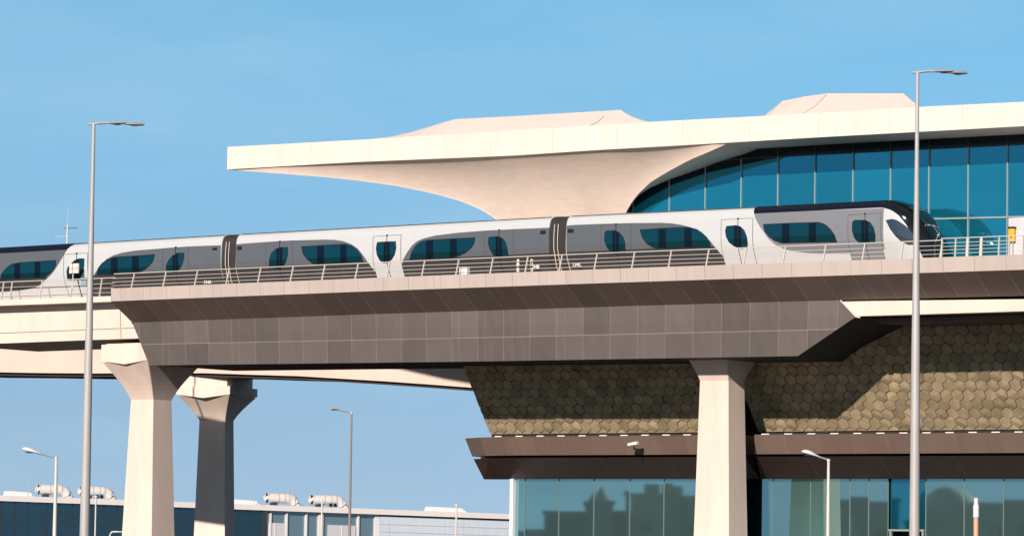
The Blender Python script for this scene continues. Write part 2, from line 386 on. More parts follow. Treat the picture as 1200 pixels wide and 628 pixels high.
# ================================================================== near cream viaduct on the left
nv = empty('concrete_viaduct', (U(60,400,2.8),4,0), 'cream concrete viaduct beam running off the left edge below the train', 'viaduct')
xl = -60
S_t = Line(1.5, (0,351.5),(125,347)); S_b = Line(1.5, (0,358),(125,353.5))
B_t = Line(2.3, (0,357),(125,352)); B_b = Line(2.45, (0,402.3),(105,398.3))
x0 = U(-60,360,2.2); x1 = U(200,350,2.2)
def slab(mb, x0, x1, v0, v1, top, bot, n=6, vb=None):
    for a, b in zip(seq(x0,x1,(x1-x0)/n)[:-1], seq(x0,x1,(x1-x0)/n)[1:]):
        mb.hexa([(a,v0 if vb is None else vb,bot(a)),(b,v0 if vb is None else vb,bot(b)),(b,v1,bot(b)),(a,v1,bot(a))], [(a,v0,top(a)),(b,v0,top(b)),(b,v1,top(b)),(a,v1,top(a))])
    return mb
slab(MB(), x0, x1, 1.5, 9.9, S_t, S_b).build('deck_slab', m_cream, nv)
xj = U(140,385,2.3)
slab(MB(), x0, xj-.03, 2.3, 9.4, S_b, B_b, vb=2.45).build('girder', m_cream, nv)
slab(MB(), xj+.03, x1, 2.3, 7.0, S_b, B_b, vb=2.45).build('girder', m_cream, nv)
sl = Line(2.37, (0,390),(100,386))
mb = MB()
for a, b in ((x0,xj-.05),(xj+.05,x1)):
    mb.quad([(a,2.365,sl(a)-.02),(b,2.365,sl(b)-.02),(b,2.365,sl(b)+.02),(a,2.365,sl(a)+.02)])
mb.build('casting_line', mat('casting_line', (.5,.42,.36), .8), nv)
mb = MB(); mb.box((xj-.03,3.0,B_b(xj)),(xj+.03,6.8,S_b(xj))); mb.build('expansion_joint', m_black, nv)

# ================================================================== piers
def pier(name, uc_, vc_, levels, label, vcap, rz=0, group='concrete viaduct piers', material=m_conc, extra=None):
    """levels: (w, half_u, half_v); top band drawn with a V shaped lower edge"""
    root = empty(name, (uc_, vc_, 0), label, 'pier', group, rz=rz)
    root['b'] = (0,0,0)
    mb = MB(); rings = []
    for w_, hu, hv in levels: rings.append([(-hu,-hv,w_),(hu,-hv,w_),(hu,hv,w_),(-hu,hv,w_)])
    mb.loft(rings, cap=True)
    mb.build('shaft', material, root, bevel=.03)
    if vcap:
        w0, w1, hu, hv, dip = vcap
        m2 = MB()
        ring = lambda w_, d: [(-hu,-hv,w_),(0,-hv-.0,w_-d),(hu,-hv,w_),(hu,0,w_-d*.3),(hu,hv,w_),(0,hv,w_-d),(-hu,hv,w_),(-hu,0,w_-d*.3)]
        hb = levels[-1]
        m2.loft([ring(w0, dip), ring(w1, 0)])
        # flare meets the band: fold surface
        m2.build('pier_cap', material, root)
    if extra:
        for e in extra: MB().box(*e).build('bearing_block', material, root)
    return root
# left near pier
def flare(w_s, w_c, hs, hc, n=8):
    out = []
    for i in range(n+1):
        t = i/n; k = 1 - math.cos(t*math.pi/2) if t < 1 else 1
        k = .35*k + .65*t if t > .12 else k + .3*t
        out.append((w_s+(w_c-w_s)*t, hs[0]+(hc[0]-hs[0])*k, hs[1]+(hc[1]-hs[1])*k))
    return out
vcn = 4.95
def center_from(px_corner, py, hu, hv, vc):   # front right corner seen at px
    u, w_ = at(px_corner, py, vc-hv); return u-hu
uL = center_from(179.5, 470, .82, .74, vcn)
w_sh = Wd(165,468,vcn-.74); w_cp = Wd(115,423,vcn-2.2); w_ct = Wd(140,403,vcn-2.2)
w628 = Wd(160,628,vcn-1)
kk = w_sh/(w_sh-w628)
lv = [(0, .82+.26*kk, .74+.2*kk), (w_sh, .82, .74)] + flare(w_sh, w_cp-.05, (.82,.74), (1.66,2.16))[1:]
pier('viaduct_pier', uL, vcn, lv, 'cream concrete pier under the left end of the brown deck', (w_cp, w_ct-.01, 1.7, 2.2, .2),
     extra=[((-1.55,-2.0,w_ct-.02),(1.6,2.0,Wd(140,402,2.9)+.0))])
uC = center_from(853.5, 450, .83, .71, vcn)
w_sh = Wd(835,446,vcn-.71); w_tp = Wd(830,421,vcn-1.3)
w628 = Wd(840,628,vcn-1); kk = w_sh/(w_sh-w628)
lv = [(0, .83+.19*kk, .71+.12*kk), (w_sh, .83, .71)] + flare(w_sh, w_tp+.15, (.83,.71), (1.16,1.4), 8)[1:]
pier('viaduct_pier', uC, vcn, lv, 'cream concrete pier in front of the hexagon tiled station wall', None)

# far viaduct
vF = 25.0
RZ = R(17)
d_ = at(253, 470, vF)
uFp = d_[0]
fp_sh = Wd(252,492,vF-.8); fp_c = Wd(245,462,vF-1.6); fp_ct = Wd(245,452.5,vF-1.6); fp_tt = Wd(245,443,vF-1.6)
w628 = Wd(252,628,vF-1); kk = fp_sh/(fp_sh-w628)
lv = [(0, .86+.16*kk, .62+.12*kk), (fp_sh, .86, .62)] + flare(fp_sh, fp_c-.05, (.86,.62), (1.72,2.0))[1:]
pier('viaduct_pier', uFp+.08, vF, lv, 'shaded concrete pier of the rear viaduct, seen between two cream spans', (fp_c, fp_ct, 1.76, 2.05, .22), rz=RZ,
     extra=[((-1.62,-1.9,fp_ct),(1.5,1.9,fp_tt+.12))])
fv = empty('rear_viaduct', (uFp, vF, 0), 'pinkish concrete viaduct curving behind the brown deck', 'viaduct')
pts_b = [(-60,437),(0,437.5),(60,438.5),(110,438.8),(170,438.5),(240,438.5),(300,440.5),(350,442),(400,445),(450,448),(500,451.5),(560,456),(620,461)]
# plan of the rear girder: bends away to the right
mb = MB(); ml = MB(); rings = []; rl = []
def vfar(px): return vF - 2.2 + (px-250)*.004 + (max(0, px-250)/100.)**1.5*.35
for px, py in pts_b:
    v_ = vfar(px); 
    u_, wb_ = at(px, py-1.5, v_)
    wt_ = wb_ + 1.95
    rings.append([(u_,v_,wb_),(u_,v_-.1,wt_),(u_,v_-.9,wt_+.1),(u_,v_-.9,wt_+.75),(u_+.8,v_+5.6,wt_+.75),(u_+.8,v_+4.6,wt_),(u_+.8,v_+4.4,wb_)])
mb.loft(rings); mb.build('girder', m_conc_far, fv)
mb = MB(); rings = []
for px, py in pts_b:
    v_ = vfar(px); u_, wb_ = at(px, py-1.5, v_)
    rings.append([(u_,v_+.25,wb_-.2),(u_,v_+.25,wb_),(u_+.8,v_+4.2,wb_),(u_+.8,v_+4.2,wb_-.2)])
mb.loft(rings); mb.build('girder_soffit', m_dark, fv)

# ================================================================== station building
st = empty('metro_station', (10, 12, 0), 'large station building with swooping cream roof, teal glass and hexagon tiled wall', 'building')
VR = 3.2; VG = 6.2
UE = 40.0
Ft = Line(VR, (266,172.4),(431,163.5),(600,153),(768,142.7),(897,136),(1078,125.5),(1200,119.5))
Fb = Line(VR, (267,198.7),(418,190),(600,182.6),(700,176),(855,167.3),(950,161.6),(1071,155),(1200,148))
u_t = U(266.5,180,VR)
rear = 9.2
us = seq(u_t, UE, 1.3)
mb = MB(); strip(mb, Ft, Fb, us)
mb.build('roof_fascia', m_roof, st)
# roof top and soffit right of the column
mb = MB()
uk = U(740,145,VR)
def rearv(u):     # back edge of the roof: diagonal end at the tip
    return VR + min(26, max(.02, (u-u_t)*.8)) if u > u_t else VR
def rv(u): 
    k = (u-u_t)
    if u < uk: return VR + min(6.0, k*.8)
    return VR + min(28, 6 + (u-uk)*8)
for a, b in zip(us[:-1], us[1:]):
    mb.quad([(a,VR,Ft(a)),(b,VR,Ft(b)),(b,rv(b),Ft(b)),(a,rv(a),Ft(a))])
    if rv(a) > VR+.1:
        mb.quad([(a,rv(a),Ft(a)),(b,rv(b),Ft(b)),(b,rv(b),Fb(b)+.5),(a,rv(a),Fb(a)+.5)])
mb.build('roof_deck', m_cream, st)
usr = U(856,167,VR)
mb = MB()
for a, b in zip(seq(uk,UE,2.5)[:-1], seq(uk,UE,2.5)[1:]):
    mb.quad([(a,VR,Fb(a)),(b,VR,Fb(b)),(b,VG+.5,Fb(b)),(a,VG+.5,Fb(a))])
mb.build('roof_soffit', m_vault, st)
# vault surface
left = [(267,198.7),(281,200),(314,202.5),(348,205),(384,208),(418,211.5),(463,217.6),(495,224),(520,230),(539,235.5),(558,243),(571,250),(580,256),(590,264),(598,275)]
base = [(640,275),(690,275),(722,275)]
right = [(728,262),(734,248),(737,242),(747,228),(763,213),(783,201),(807,188),(833,177),(855,167.3)]
VL = 6.0
low = [at(x,y,VL) for x, y in left+base+right]
# shift the ends so that they meet the fascia foot
def resample(pts, n):
    L_ = [0]
    for a, b in zip(pts[:-1], pts[1:]): L_.append(L_[-1] + math.dist(a, b))
    out = []
    for i in range(n+1):
        s = L_[-1]*i/n; j = 0
        while j < len(L_)-2 and L_[j+1] < s: j += 1
        k = (s-L_[j])/(L_[j+1]-L_[j]); out.append(tuple(a+(b-a)*k for a, b in zip(pts[j], pts[j+1])))
    return out
lo = resample(low, 90)
u_r = usr
rings = []; backr = []
nT = 16
for i, (lu, lw) in enumerate(lo):
    s = i/90
    tu = u_t + (u_r-u_t)*s
    tw = Fb(tu)
    # depth of the lower edge: starts at the fascia at both ends
    hgt_ = max(0, tw-lw); vl = VR + (VL-VR)*math.tanh((.10+.95*hgt_)/(VL-VR))
    if s > .97 or s < .02: vl = min(vl, VR+.1+hgt_)
    if vl < VL-.01:      # keep the outline where it belongs at its own depth
        q = W(lu, VL, lw); dd = q-CAM; d0 = dd/dd.dot(VX)
        t_ = (vl + VX.dot(P0) - VX.dot(CAM)); q = CAM + d0*t_ - P0
        lu, lw = q.dot(UX), q.z
    ring = []
    for k in range(nT+1):
        t = k/nT
        ev = math.sin(t*math.pi/2); ew = 1-math.cos(t*math.pi/2)
        f_ = 1.0
        cu = tu+(lu-tu)*(f_*ew+(1-f_)*t)
        ring.append((cu, VR+.05+(vl-VR-.0)*(.45*ev+.55*t), tw+.05+(lw-tw-.05)*(.45*ew+.55*t)))
    rings.append(ring)
    back = []
    for k in range(9):
        t = k/8; e = math.sin(t*math.pi/2)
        bu = lu + (tu+1.0-lu)*(1-math.cos(t*math.pi/2)); 
        back.append((bu, vl+(max(vl+.01,rv(tu))-vl)*t, lw + (tw+.45-lw)*(.5*t+.5*e)))
    backr.append(back)
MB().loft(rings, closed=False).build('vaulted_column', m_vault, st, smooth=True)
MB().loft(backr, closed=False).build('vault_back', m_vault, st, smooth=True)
sp = [(722,262),(738,246),(760,231),(787,216.5),(827,202.7),(870,193),(912,184.3),(956,181),(1044,176.6),(1135,172),(1200,168.5),(1300,163)]  # black sheet standing in for the soffit's reflection on the glass
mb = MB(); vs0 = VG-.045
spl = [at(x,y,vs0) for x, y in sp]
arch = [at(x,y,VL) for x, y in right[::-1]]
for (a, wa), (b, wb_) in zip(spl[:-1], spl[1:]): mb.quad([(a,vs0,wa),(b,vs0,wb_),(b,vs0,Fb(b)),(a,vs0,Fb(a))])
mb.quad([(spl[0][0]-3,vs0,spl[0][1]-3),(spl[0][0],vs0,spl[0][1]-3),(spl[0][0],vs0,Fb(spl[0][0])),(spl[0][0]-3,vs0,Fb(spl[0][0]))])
mb.build('soffit_reflection', m_soffit_refl, st)
# roof lanterns
def hump(front, crease, name='roof_lantern'):
    V1 = 6.5
    f_ = [at(x, y, V1) for x, y in front]
    mb = MB(); ring1 = []; ring2 = []
    lo_w = lambda u: Ft(u)-.3
    for (u_, w_) in f_:
        hgt = max(0, w_-lo_w(u_))
        sk = -5.8*min(1, max(0, (u_-f_[0][0])/(f_[-1][0]-f_[0][0])*1.6-.4))
        ring1.append([(u_, V1-1.2, lo_w(u_)), (u_, V1, w_), (u_+sk*.8, V1+6, w_), (u_+sk, V1+8, lo_w(u_))])
    mb.loft(ring1, closed=True, cap=True)
    o = mb.build(name, m_hump, st, smooth=False)
    def on_front(px, py):
        v_ = V1-.6
        for _ in range(4):
            u_, w_ = at(px, py, v_); top_ = f_[-1][1]
            for a, b in zip(f_[:-1], f_[1:]):
                if a[0] <= u_ <= b[0]: top_ = a[1]+(b[1]-a[1])*(u_-a[0])/(b[0]-a[0])
            lo__ = lo_w(u_); v_ = V1-1.2+1.2*min(1, max(0, (w_-lo__)/(top_-lo__)))
        return (u_, v_-.012, w_)
    c = [on_front(x, y) for x, y in crease]
    MB().tube(c, .02, 5).build('roof_seam', m_seam2, o)
    return o
hump([(437,163),(460,160),(482,155),(507.6,147.5),(520,143.6),(533,140),(600,136.5),(660,133),(727,129),(733,133),(740,136.7),(753,141.5),(768,145)], [(690,148.5),(700,143.5),(708,136.5)])
hump([(896,137),(905,128),(917,118.5),(942,113.5),(969,109.7),(1058.5,109.7),(1068,118),(1080,127)], [(942,133),(955,125),(969,111)])
# upper glass wall
gt = lambda u: Fb(u)-.02
ml_x = [743,785,827,869,912,955.5,1000,1044,1089,1135,1181,1228]
mu = [U(x,230,VG) for x in ml_x]
step = mu[-1]-mu[-2]
while mu[-1] < UE-2: mu.append(mu[-1]+step)
mu = [U(690,240,VG)] + mu
wf2 = lambda u: Lt(min(u,UR))-.55
Tr = Line(VG-.05, (742,200),(870,186),(956,181),(1044,176.6),(1135,172),(1200,169))
T2 = Line(VG-.05, (1085,256.7),(1200,254))
def panes(mb, a, b, bot, top, v, jit=.004):
    du = random.uniform(-jit,jit); dw = random.uniform(-jit,jit)
    mb.quad([(a,v-du-dw,bot(a)),(b,v+du-dw,bot(b)),(b,v+du+dw,top(b)),(a,v-du+dw,top(a))])
mb = MB(); mT = MB()
up_door = U(1089,256,VG)
for a, b in zip(mu[:-1], mu[1:]):
    panes(mb, a, b, Tr, gt, VG)
    if a > up_door-.2:
        panes(mb, a, b, T2, Tr, VG); panes(mb, a, b, wf2, T2, VG)
    else: panes(mb, a, b, wf2, Tr, VG)
mb.build('upper_glazing', m_glass_up, st)
for u_ in mu[1:]:
    w_hi = Tr(u_); 
    MB().box((u_-.035,VG-.07,w_hi),(u_+.035,VG+.02,Fb(u_)-.01)).build('mullion', m_mulldk, st)
    MB().box((u_-.028,VG-.07,wf2(u_)-.2),(u_+.028,VG+.02,w_hi)).build('mullion', m_mull, st)
for a, b in zip(mu[1:-1], mu[2:]):
    mT.hexa([(a+.05,VG-.06,Tr(a)-.035),(b-.05,VG-.06,Tr(b)-.035),(b-.05,VG+.02,Tr(b)-.035),(a+.05,VG+.02,Tr(a)-.035)],[(a+.05,VG-.06,Tr(a)+.035),(b-.05,VG-.06,Tr(b)+.035),(b-.05,VG+.02,Tr(b)+.035),(a+.05,VG+.02,Tr(a)+.035)])
mT.build('transom', m_mulldk, st)
mT = MB()
for a, b in zip(mu[1:-1], mu[2:]):
    if a > up_door-.2:
        mT.hexa([(a+.05,VG-.06,T2(a)-.04),(b-.05,VG-.06,T2(b)-.04),(b-.05,VG+.02,T2(b)-.04),(a+.05,VG+.02,T2(a)-.04)],[(a+.05,VG-.06,T2(a)+.04),(b-.05,VG-.06,T2(b)+.04),(b-.05,VG+.02,T2(b)+.04),(a+.05,VG+.02,T2(a)+.04)])
mT.build('transom', m_mull, st)
a = U(1182,270,VG-.1); MB().box((a,VG-.12,wf2(a)),(a+4,VG-.08,T2(a)-.06)).build('wall_panel', m_lpanel, st)
# body behind everything
MB().box((U(603,590,10)+.6,10.6,.0),(UE,34,Wd(700,300,10))).build('building_core', m_dark, st)
# hexagon wall: leans out towards the top
VHt, VHb = 6.4, 9.0
hb = Line(VHb, (540,507.5),(1200,506.3)); wHb = hb(0)
hl_b = at(575,507,VHb); hl_t = at(541,424,VHt)
w_hi = Wd(1100,352,VHt)
def hexpt(u, k):                     # k = 0 bottom .. 1 top
    return (u, VHb+(VHt-VHb)*k, wHb+(w_top-wHb)*k)
w_top = Wd(541,424,VHt); slope_len = math.hypot(VHt-VHb, w_top-wHb)
kmax = (w_hi-wHb)/(w_top-wHb)
gap0 = U(872,500,VHb); gap1 = U(889,500,VHb)
def hex_wall(ua_, ub_, lean, sup):
    kM = kmax*1.0 if ua_ > 5 else 1.25
    nrm = Vector((0, -(w_top-wHb), (VHt-VHb))).normalized()     # outward normal
    def P(u, s, o=0): 
        k = s/slope_len; p = Vector(hexpt(u, k)); return p + nrm*o
    mbk = MB(); H = kM*slope_len
    mbk.quad([P(ua_,0,-.05),P(ub_,0,-.05),P(ub_,H,-.05),P(ua_+lean*kM,H,-.05)]); mbk.build('wall_backing', m_hexback, st)
    # side return
    MB().quad([P(ua_,0,-.05),P(ua_+lean*kM,H,-.05),P(ua_+lean*kM+.4,H,-1.5),P(ua_+.4,0,-1.5)]).build('wall_return', m_hexback, st)
    bm = bmesh.new()
    rr = .345; dx = rr*math.sqrt(3); dy = rr*1.5
    j = 0; s = -.1
    while s < H+.3:
        u = ua_-3 + (dx/2 if j % 2 else 0)
        while u < ub_+.4:
            tilt_u = random.gauss(0, .02); tilt_s = random.gauss(0, .03)
            typ = random.random(); ra = rr*.94
            ring = [];
            rot = 0
            fold = random.choice((0,1,2)); amp = random.uniform(.012,.045) if typ < .45 else 0
            for q in range(6):
                t = math.pi/6 + q*math.pi/3
                x = ra*math.cos(t); y = ra*math.sin(t)
                o = x*tilt_u + y*tilt_s - (amp if (q % 3) != fold else 0)
                ring.append(bm.verts.new(P(u+x, s+y, .03+o)))
            if amp:
                a_, b_ = fold, fold+3
                bm.faces.new([ring[(a_+i) % 6] for i in range(4)]); bm.faces.new([ring[(b_+i) % 6] for i in range(4)])
            elif typ > .7:
                c_ = bm.verts.new(P(u, s, .03+random.uniform(.03,.06)))
                for q in (0,2,4): bm.faces.new([c_, ring[q], ring[(q+1)%6], ring[(q+2)%6]])
            else: bm.faces.new(ring)
            # tile rim
            low_ = [bm.verts.new(Vector(v.co) - nrm*.06) for v in ring]
            for q in range(6): bm.faces.new([ring[(q+1)%6], ring[q], low_[q], low_[(q+1)%6]])
            u += dx
        s += dy; j += 1
    def cut(co, no):
        bmesh.ops.bisect_plane(bm, geom=bm.verts[:]+bm.edges[:]+bm.faces[:], plane_co=co, plane_no=no, clear_outer=True)
    cut(Vector(hexpt(ub_,0)), Vector((1,0,0)))
    e = Vector(P(ua_+lean*kM,H)) - Vector(P(ua_,0)); cut(P(ua_,0), e.cross(nrm) if e.cross(nrm).x < 0 else -e.cross(nrm))
    cut(Vector(hexpt(0,0)), Vector((0,0,-1)))
    cut(P(0,H), Vector((0,0,1)))
    for v in bm.verts: v.co -= Vector(st['b'])
    me = bpy.data.meshes.new('hexagon_cladding'); bm.to_mesh(me); bm.free(); me.materials.append(m_hex)
    o = bpy.data.objects.new('hexagon_cladding', me); col.objects.link(o); o.parent = st
hex_wall(hl_b[0], gap0, hl_t[0]-hl_b[0], 0)
hex_wall(gap1, UE, 0, 0)
MB().box((gap0-.5,9.6,Wd(850,560,9.6)),(gap1+.5,9.7,w_hi)).build('recess', m_black, st)
# ledges
def ledge(name, prof_left, ytb, v_t, v_b, ub_, material, lipmat=None):
    pass
def band(name, top_pts, bot_pts, ub_, ytop, ybot, vt, vb, material, end_top=None):
    """top_pts/bot_pts: corner chain [(px, v)...] from the left, then straight to ub_"""
    wt_ = Wd(850, ytop, vt); wb_ = Wd(850, ybot, vb)
    T = [(U(px, ytop, v_), v_, wt_) for px, v_ in top_pts]; B = [(U(px, ybot, v_), v_, wb_) for px, v_ in bot_pts]
    mb = MB(); mtop = MB()
    T.append((ub_, vt, wt_)); B.append((ub_, vb, wb_))
    for i in range(len(T)-1):
        L_ = T[i][0]
        mb.quad([B[i],B[i+1],T[i+1],T[i]], [(B[i][0],1),(B[i+1][0],1),(T[i+1][0],0),(T[i][0],0)])
        mtop.quad([T[i],T[i+1],(T[i+1][0],10.2,wt_),(T[i][0]+.2,10.2,wt_)])
        mb.quad([B[i],B[i+1],(B[i+1][0],10.2,wb_),(B[i][0]+.2,10.2,wb_)], [(T[i][0],.5)]*4)
    for E, q in ((0, -1), (-1, 1)):
        mb.quad([T[E],B[E],(B[E][0],10.2,wb_),(T[E][0],10.2,wt_)], [(T[E][0],.5)]*4)
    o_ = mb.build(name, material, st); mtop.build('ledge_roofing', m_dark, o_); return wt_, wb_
uG0 = U(868,520,7.2)
b1 = band('upper_ledge', [(545,8.6),(564,7.4),(598,6.9)], [(553.5,9.0),(570,7.9),(603,7.4)], uG0, 509.3, 532, 6.9, 7.4, m_bronze)
b2 = band('lower_ledge', [(555,9.2),(572,8.0),(604,7.5)], [(567,9.8),(592,9.2),(616,8.9)], uG0, 535, 560.6, 7.5, 8.9, m_bronze_shade)
for nm, tp, bp, yt, yb, vt, vb, mm in (('upper_ledge',884,884,509.3,532,6.9,7.4,m_bronze),('lower_ledge',886,892,535,560.6,7.5,8.9,m_bronze_shade)):
    band(nm, [(tp,vt)], [(bp,vb)], UE, yt, yb, vt, vb, mm)
gl_t = b2[1]
MB().box((hl_b[0]+.02,9.06,b1[0]-.02),(gap0,9.3,wHb+.02)).build('wall_base', m_hexback, st)
MB().box((gap1,9.06,b1[0]-.02),(UE,9.3,wHb+.02)).build('wall_base', m_hexback, st)
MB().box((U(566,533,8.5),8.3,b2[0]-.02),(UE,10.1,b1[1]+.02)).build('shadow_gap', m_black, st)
# pale sill lights on the ledge
for xx in [584+24.6*i for i in range(0,10)] + [897+27*i for i in range(0,13)]:
    u_ = U(xx,508,7.2)
    MB().box((u_-.22,7.15,b1[0]+.0),(u_+.22,7.24,b1[0]+.055)).build('ledge_light', m_text, st, bevel=.02)
# ground floor glazing
V0 = 9.2
def glaz(xs, v, bot=0, top=None, matg=m_glass_lo, jit=.0015):
    mb = MB(); us_ = [U(x,600,v) for x in xs]
    for a, b in zip(us_[:-1], us_[1:]):
        panes(mb, a, b, lambda u: bot, lambda u: gl_t+.03 if top is None else top, v, jit)
    mb.build('ground_floor_glazing', matg, st)
    return us_
xsL = [604.5,615,655,696,738,778,819,860,872]
us_ = glaz(xsL, V0)
for i, u_ in enumerate(us_[1:-1]): MB().box((u_-.018,V0-.03,0),(u_+.018,V0+.02,gl_t)).build('mullion', m_mullthin, st)
u_ = us_[0]; MB().box((u_-.22,V0-.25,0),(u_-.02,V0+.3,gl_t)).build('corner_post', m_text, st)
xsR = [893,906,950,996,1018,1041,1085,1130,1176,1222,1268,1314,1360]
us2 = [U(x,600,V0) for x in xsR]
mb = MB()
for i, (a, b) in enumerate(zip(us2[:-1], us2[1:])):
    if xsR[i] == 1041: continue
    panes(mb, a, b, lambda u: 0, lambda u: gl_t+.03, V0, .002)
mb.build('ground_floor_glazing', m_glass_lo, st)
for i, u_ in enumerate(us2[1:]): MB().box((u_-.018,V0-.03,0),(u_+.018,V0+.02,gl_t)).build('mullion', m_mullthin, st)
# entrance bay
a, b = us2[5], us2[6]; wd = Wd(1060,621.5,V0)
mb = MB(); panes(mb, a+.04, b-.04, lambda u: wd, lambda u: gl_t+.03, V0+.12, .004); mb.build('entrance_glazing', m_glass_deep, st)
door = MB().box((a+.1,V0+.5,0),(b-.1,V0+.55,wd)).build('entrance', m_black, st)
MB().box((a+.05,V0-.08,wd-.02),(b-.05,V0+.1,wd+.07)).build('door_frame', m_mull, door)
MB().box((a+.1,V0-.05,0),(a+.2,V0+.1,wd-.03)).build('door_frame', m_mull, door)
MB().box((b-.2,V0-.05,0),(b-.1,V0+.1,wd-.03)).build('door_frame', m_mull, door)
MB().quad([(U(870,600,11),10.2,0),(us2[0]+.1,10.2,0),(us2[0]+.1,10.2,gl_t+.05),(U(870,600,11),10.2,gl_t+.05)]).build('recessed_glazing', m_glass_deep, st)
MB().box((us2[0]-.05,V0,0),(us2[0],10.2,gl_t)).build('corner_post', m_mulldk, st)

# ================================================================== train
VT = 2.3; HWID = 1.4; VC = VT+HWID
Lroof = Line(VT+.25, (0,290.5),(260,275.5),(650,254),(880,243),(1035,235.3))
prof = [(1.4,-.10),(1.0,-.085),(.7,-.06),(.45,-.02),(.3,.03),(.2,.09),(.12,.17),(.07,.27),(.03,.42),(.0,.65),(-.02,1.0),(-.02,1.5),(.0,1.8),(.07,2.05),(.17,2.3),(.31,2.6),(.50,2.95),(.78,3.4)]
def pv(r):
    for (a, b), (c, d) in zip(prof[:-1], prof[1:]):
        if r <= d: return a+(c-a)*(r-b)/(d-b)
    return prof[-1][0]
nose0 = U(1030,260,VT); tipU = U(1100,296,VC)
nose_c = sorted(at(x,y,VC) for x, y in [(1037,234),(1053,235),(1066,239),(1077,246),(1085,254),(1092,264),(1097,275),(1100.5,287)])
def wbot(u): return Lroof(u)-3.4
def kH(u):
    if u <= nose_c[0][0]: return 1.0
    p = nose_c
    for i in range(len(p)-1):
        if u <= p[i+1][0] or i == len(p)-2:
            w_ = p[i][1]+(p[i+1][1]-p[i][1])*(u-p[i][0])/(p[i+1][0]-p[i][0]); break
    k = (w_-wbot(u))/(Lroof(u)+.1-wbot(u)); return max(.08, min(1, k))
def kW(u):
    if u <= nose0: return 1.0
    t = (u-nose0)/(tipU-nose0); return max(.05, (1-max(0,t)**2.6*.62)) 
def surf(u, r, off=0, side=1):
    w0 = Lroof(u)-r; wb = wbot(u); k = kH(u)
    w_ = wb+(w0-wb)*k; d = (HWID-pv(r))*kW(u)
    # outward offset, mostly sideways, upwards on the roof
    up_ = max(0, (.3-r))*2
    return (u, VC-(d+off)*side, w_+off*min(1, up_))
def wr(u, w_):                       # height -> r
    wb = wbot(u); return Lroof(u)-(wb+(w_-wb)/kH(u))
train = empty('metro_train', (0, VC, 8), 'silver and grey metro train with rounded black nose on the elevated track', 'train')
ulev = [p[1] for p in prof]
def body(name, a, b, mat_, closed_nose=False):
    us_ = seq(a, min(b, nose0), 1.5)
    if closed_nose: us_ += [nose0+(tipU-nose0)*math.sin(i/22*math.pi/2) for i in range(1, 23)]
    rings = []
    for u_ in us_:
        rings.append([surf(u_, p[1]) for p in prof[::-1]] + [surf(u_, p[1], side=-1) for p in prof[1:]])
    return MB().loft(rings, closed=True, cap=True).build(name, mat_, train, smooth=True)
A1 = U(259.5,300,VT); B0 = U(276.5,300,VT); B1 = U(643.5,280,VT); C0 = U(663.5,280,VT)
A0 = A1-(U(1103,280,VT)-C0)
carA = body('carriage', A1-19, A1, m_white); carB = body('carriage', B0, B1, m_white); carC = body('carriage', C0, tipU, m_white, True)
def patch(pts, name, mat_, parent, off=.006, px=True, v=VT, uvs=None):
    """closed outline on the train's side -> thin panel following the body"""
    P = [at(x, y, v) for x, y in pts] if px else pts
    bm = bmesh.new()
    vs_ = [bm.verts.new((u_, wr(u_, w_), 0)) for u_, w_ in P]
    try: f = bm.faces.new(vs_)
    except ValueError: return None
    bmesh.ops.triangulate(bm, faces=[f])
    for r_ in ulev[1:-1]:
        bmesh.ops.bisect_plane(bm, geom=bm.verts[:]+bm.edges[:]+bm.faces[:], plane_co=(0,r_,0), plane_no=(0,1,0))
    lo_, hi_ = min(p[0] for p in P), max(p[0] for p in P)
    if hi_ > nose0-.2:
        x = nose0-.5
        while x < hi_:
            bmesh.ops.bisect_plane(bm, geom=bm.verts[:]+bm.edges[:]+bm.faces[:], plane_co=(x,0,0), plane_no=(1,0,0)); x += .12
    r = bmesh.ops.extrude_face_region(bm, geom=bm.faces[:])
    new = set(e for e in r['geom'] if isinstance(e, bmesh.types.BMVert))
    low_shade = mat_ is m_grey
    if low_shade:
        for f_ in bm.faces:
            if f_.calc_center_median().y > 1.8: f_.material_index = 1  # painted shade where the body side tucks in
    for vv in bm.verts:
        o = -.02 if vv in new else off
        p = Vector(surf(vv.co.x, vv.co.y, o)); vv.co = p - Vector(train['b'])
    bmesh.ops.recalc_face_normals(bm, faces=bm.faces)
    me = bpy.data.meshes.new(name); bm.to_mesh(me); bm.free(); me.materials.append(mat_)
    if low_shade: me.materials.append(m_grey_shade)
    o = bpy.data.objects.new(name, me); col.objects.link(o); o.parent = parent; o['b'] = train['b']
    return o
def smoothpoly(pts, it=2, sharp=()):
    for _ in range(it):
        out = []
        n = len(pts)
        for i, p in enumerate(pts):
            a = pts[i-1]; b = pts[(i+1) % n]
            if i in sharp and it: out.append(p); continue
            out.append((p[0]*.75+a[0]*.25, p[1]*.75+a[1]*.25)); out.append((p[0]*.75+b[0]*.25, p[1]*.75+b[1]*.25))
        pts = out; sharp = ()
    return pts
def clipx(pts, x0, x1):
    def cl(ps, f, xx):
        out = []
        for i, p in enumerate(ps):
            q = ps[(i+1) % len(ps)]
            if f(p): out.append(p)
            if f(p) != f(q):
                t = (xx-p[0])/(q[0]-p[0]); out.append((xx, p[1]+t*(q[1]-p[1])))
        return out
    return cl(cl(pts, lambda p: p[0] >= x0, x0), lambda p: p[0] <= x1, x1)
def scale(pts, d):
    n = len(pts); area = sum(pts[i-1][0]*pts[i][1]-pts[i][0]*pts[i-1][1] for i in range(n)); s = 1 if area > 0 else -1
    out = []
    for i in range(n):
        a, p, b = pts[i-1], pts[i], pts[(i+1) % n]
        t = Vector((b[0]-a[0], b[1]-a[1])); t = t.normalized() if t.length else Vector((1,0))
        out.append((p[0]+s*t.y*d, p[1]-s*t.x*d))
    return out
def z(pts, ox, oy, s): return [(ox+x/s, oy+y/s) for x, y in pts]
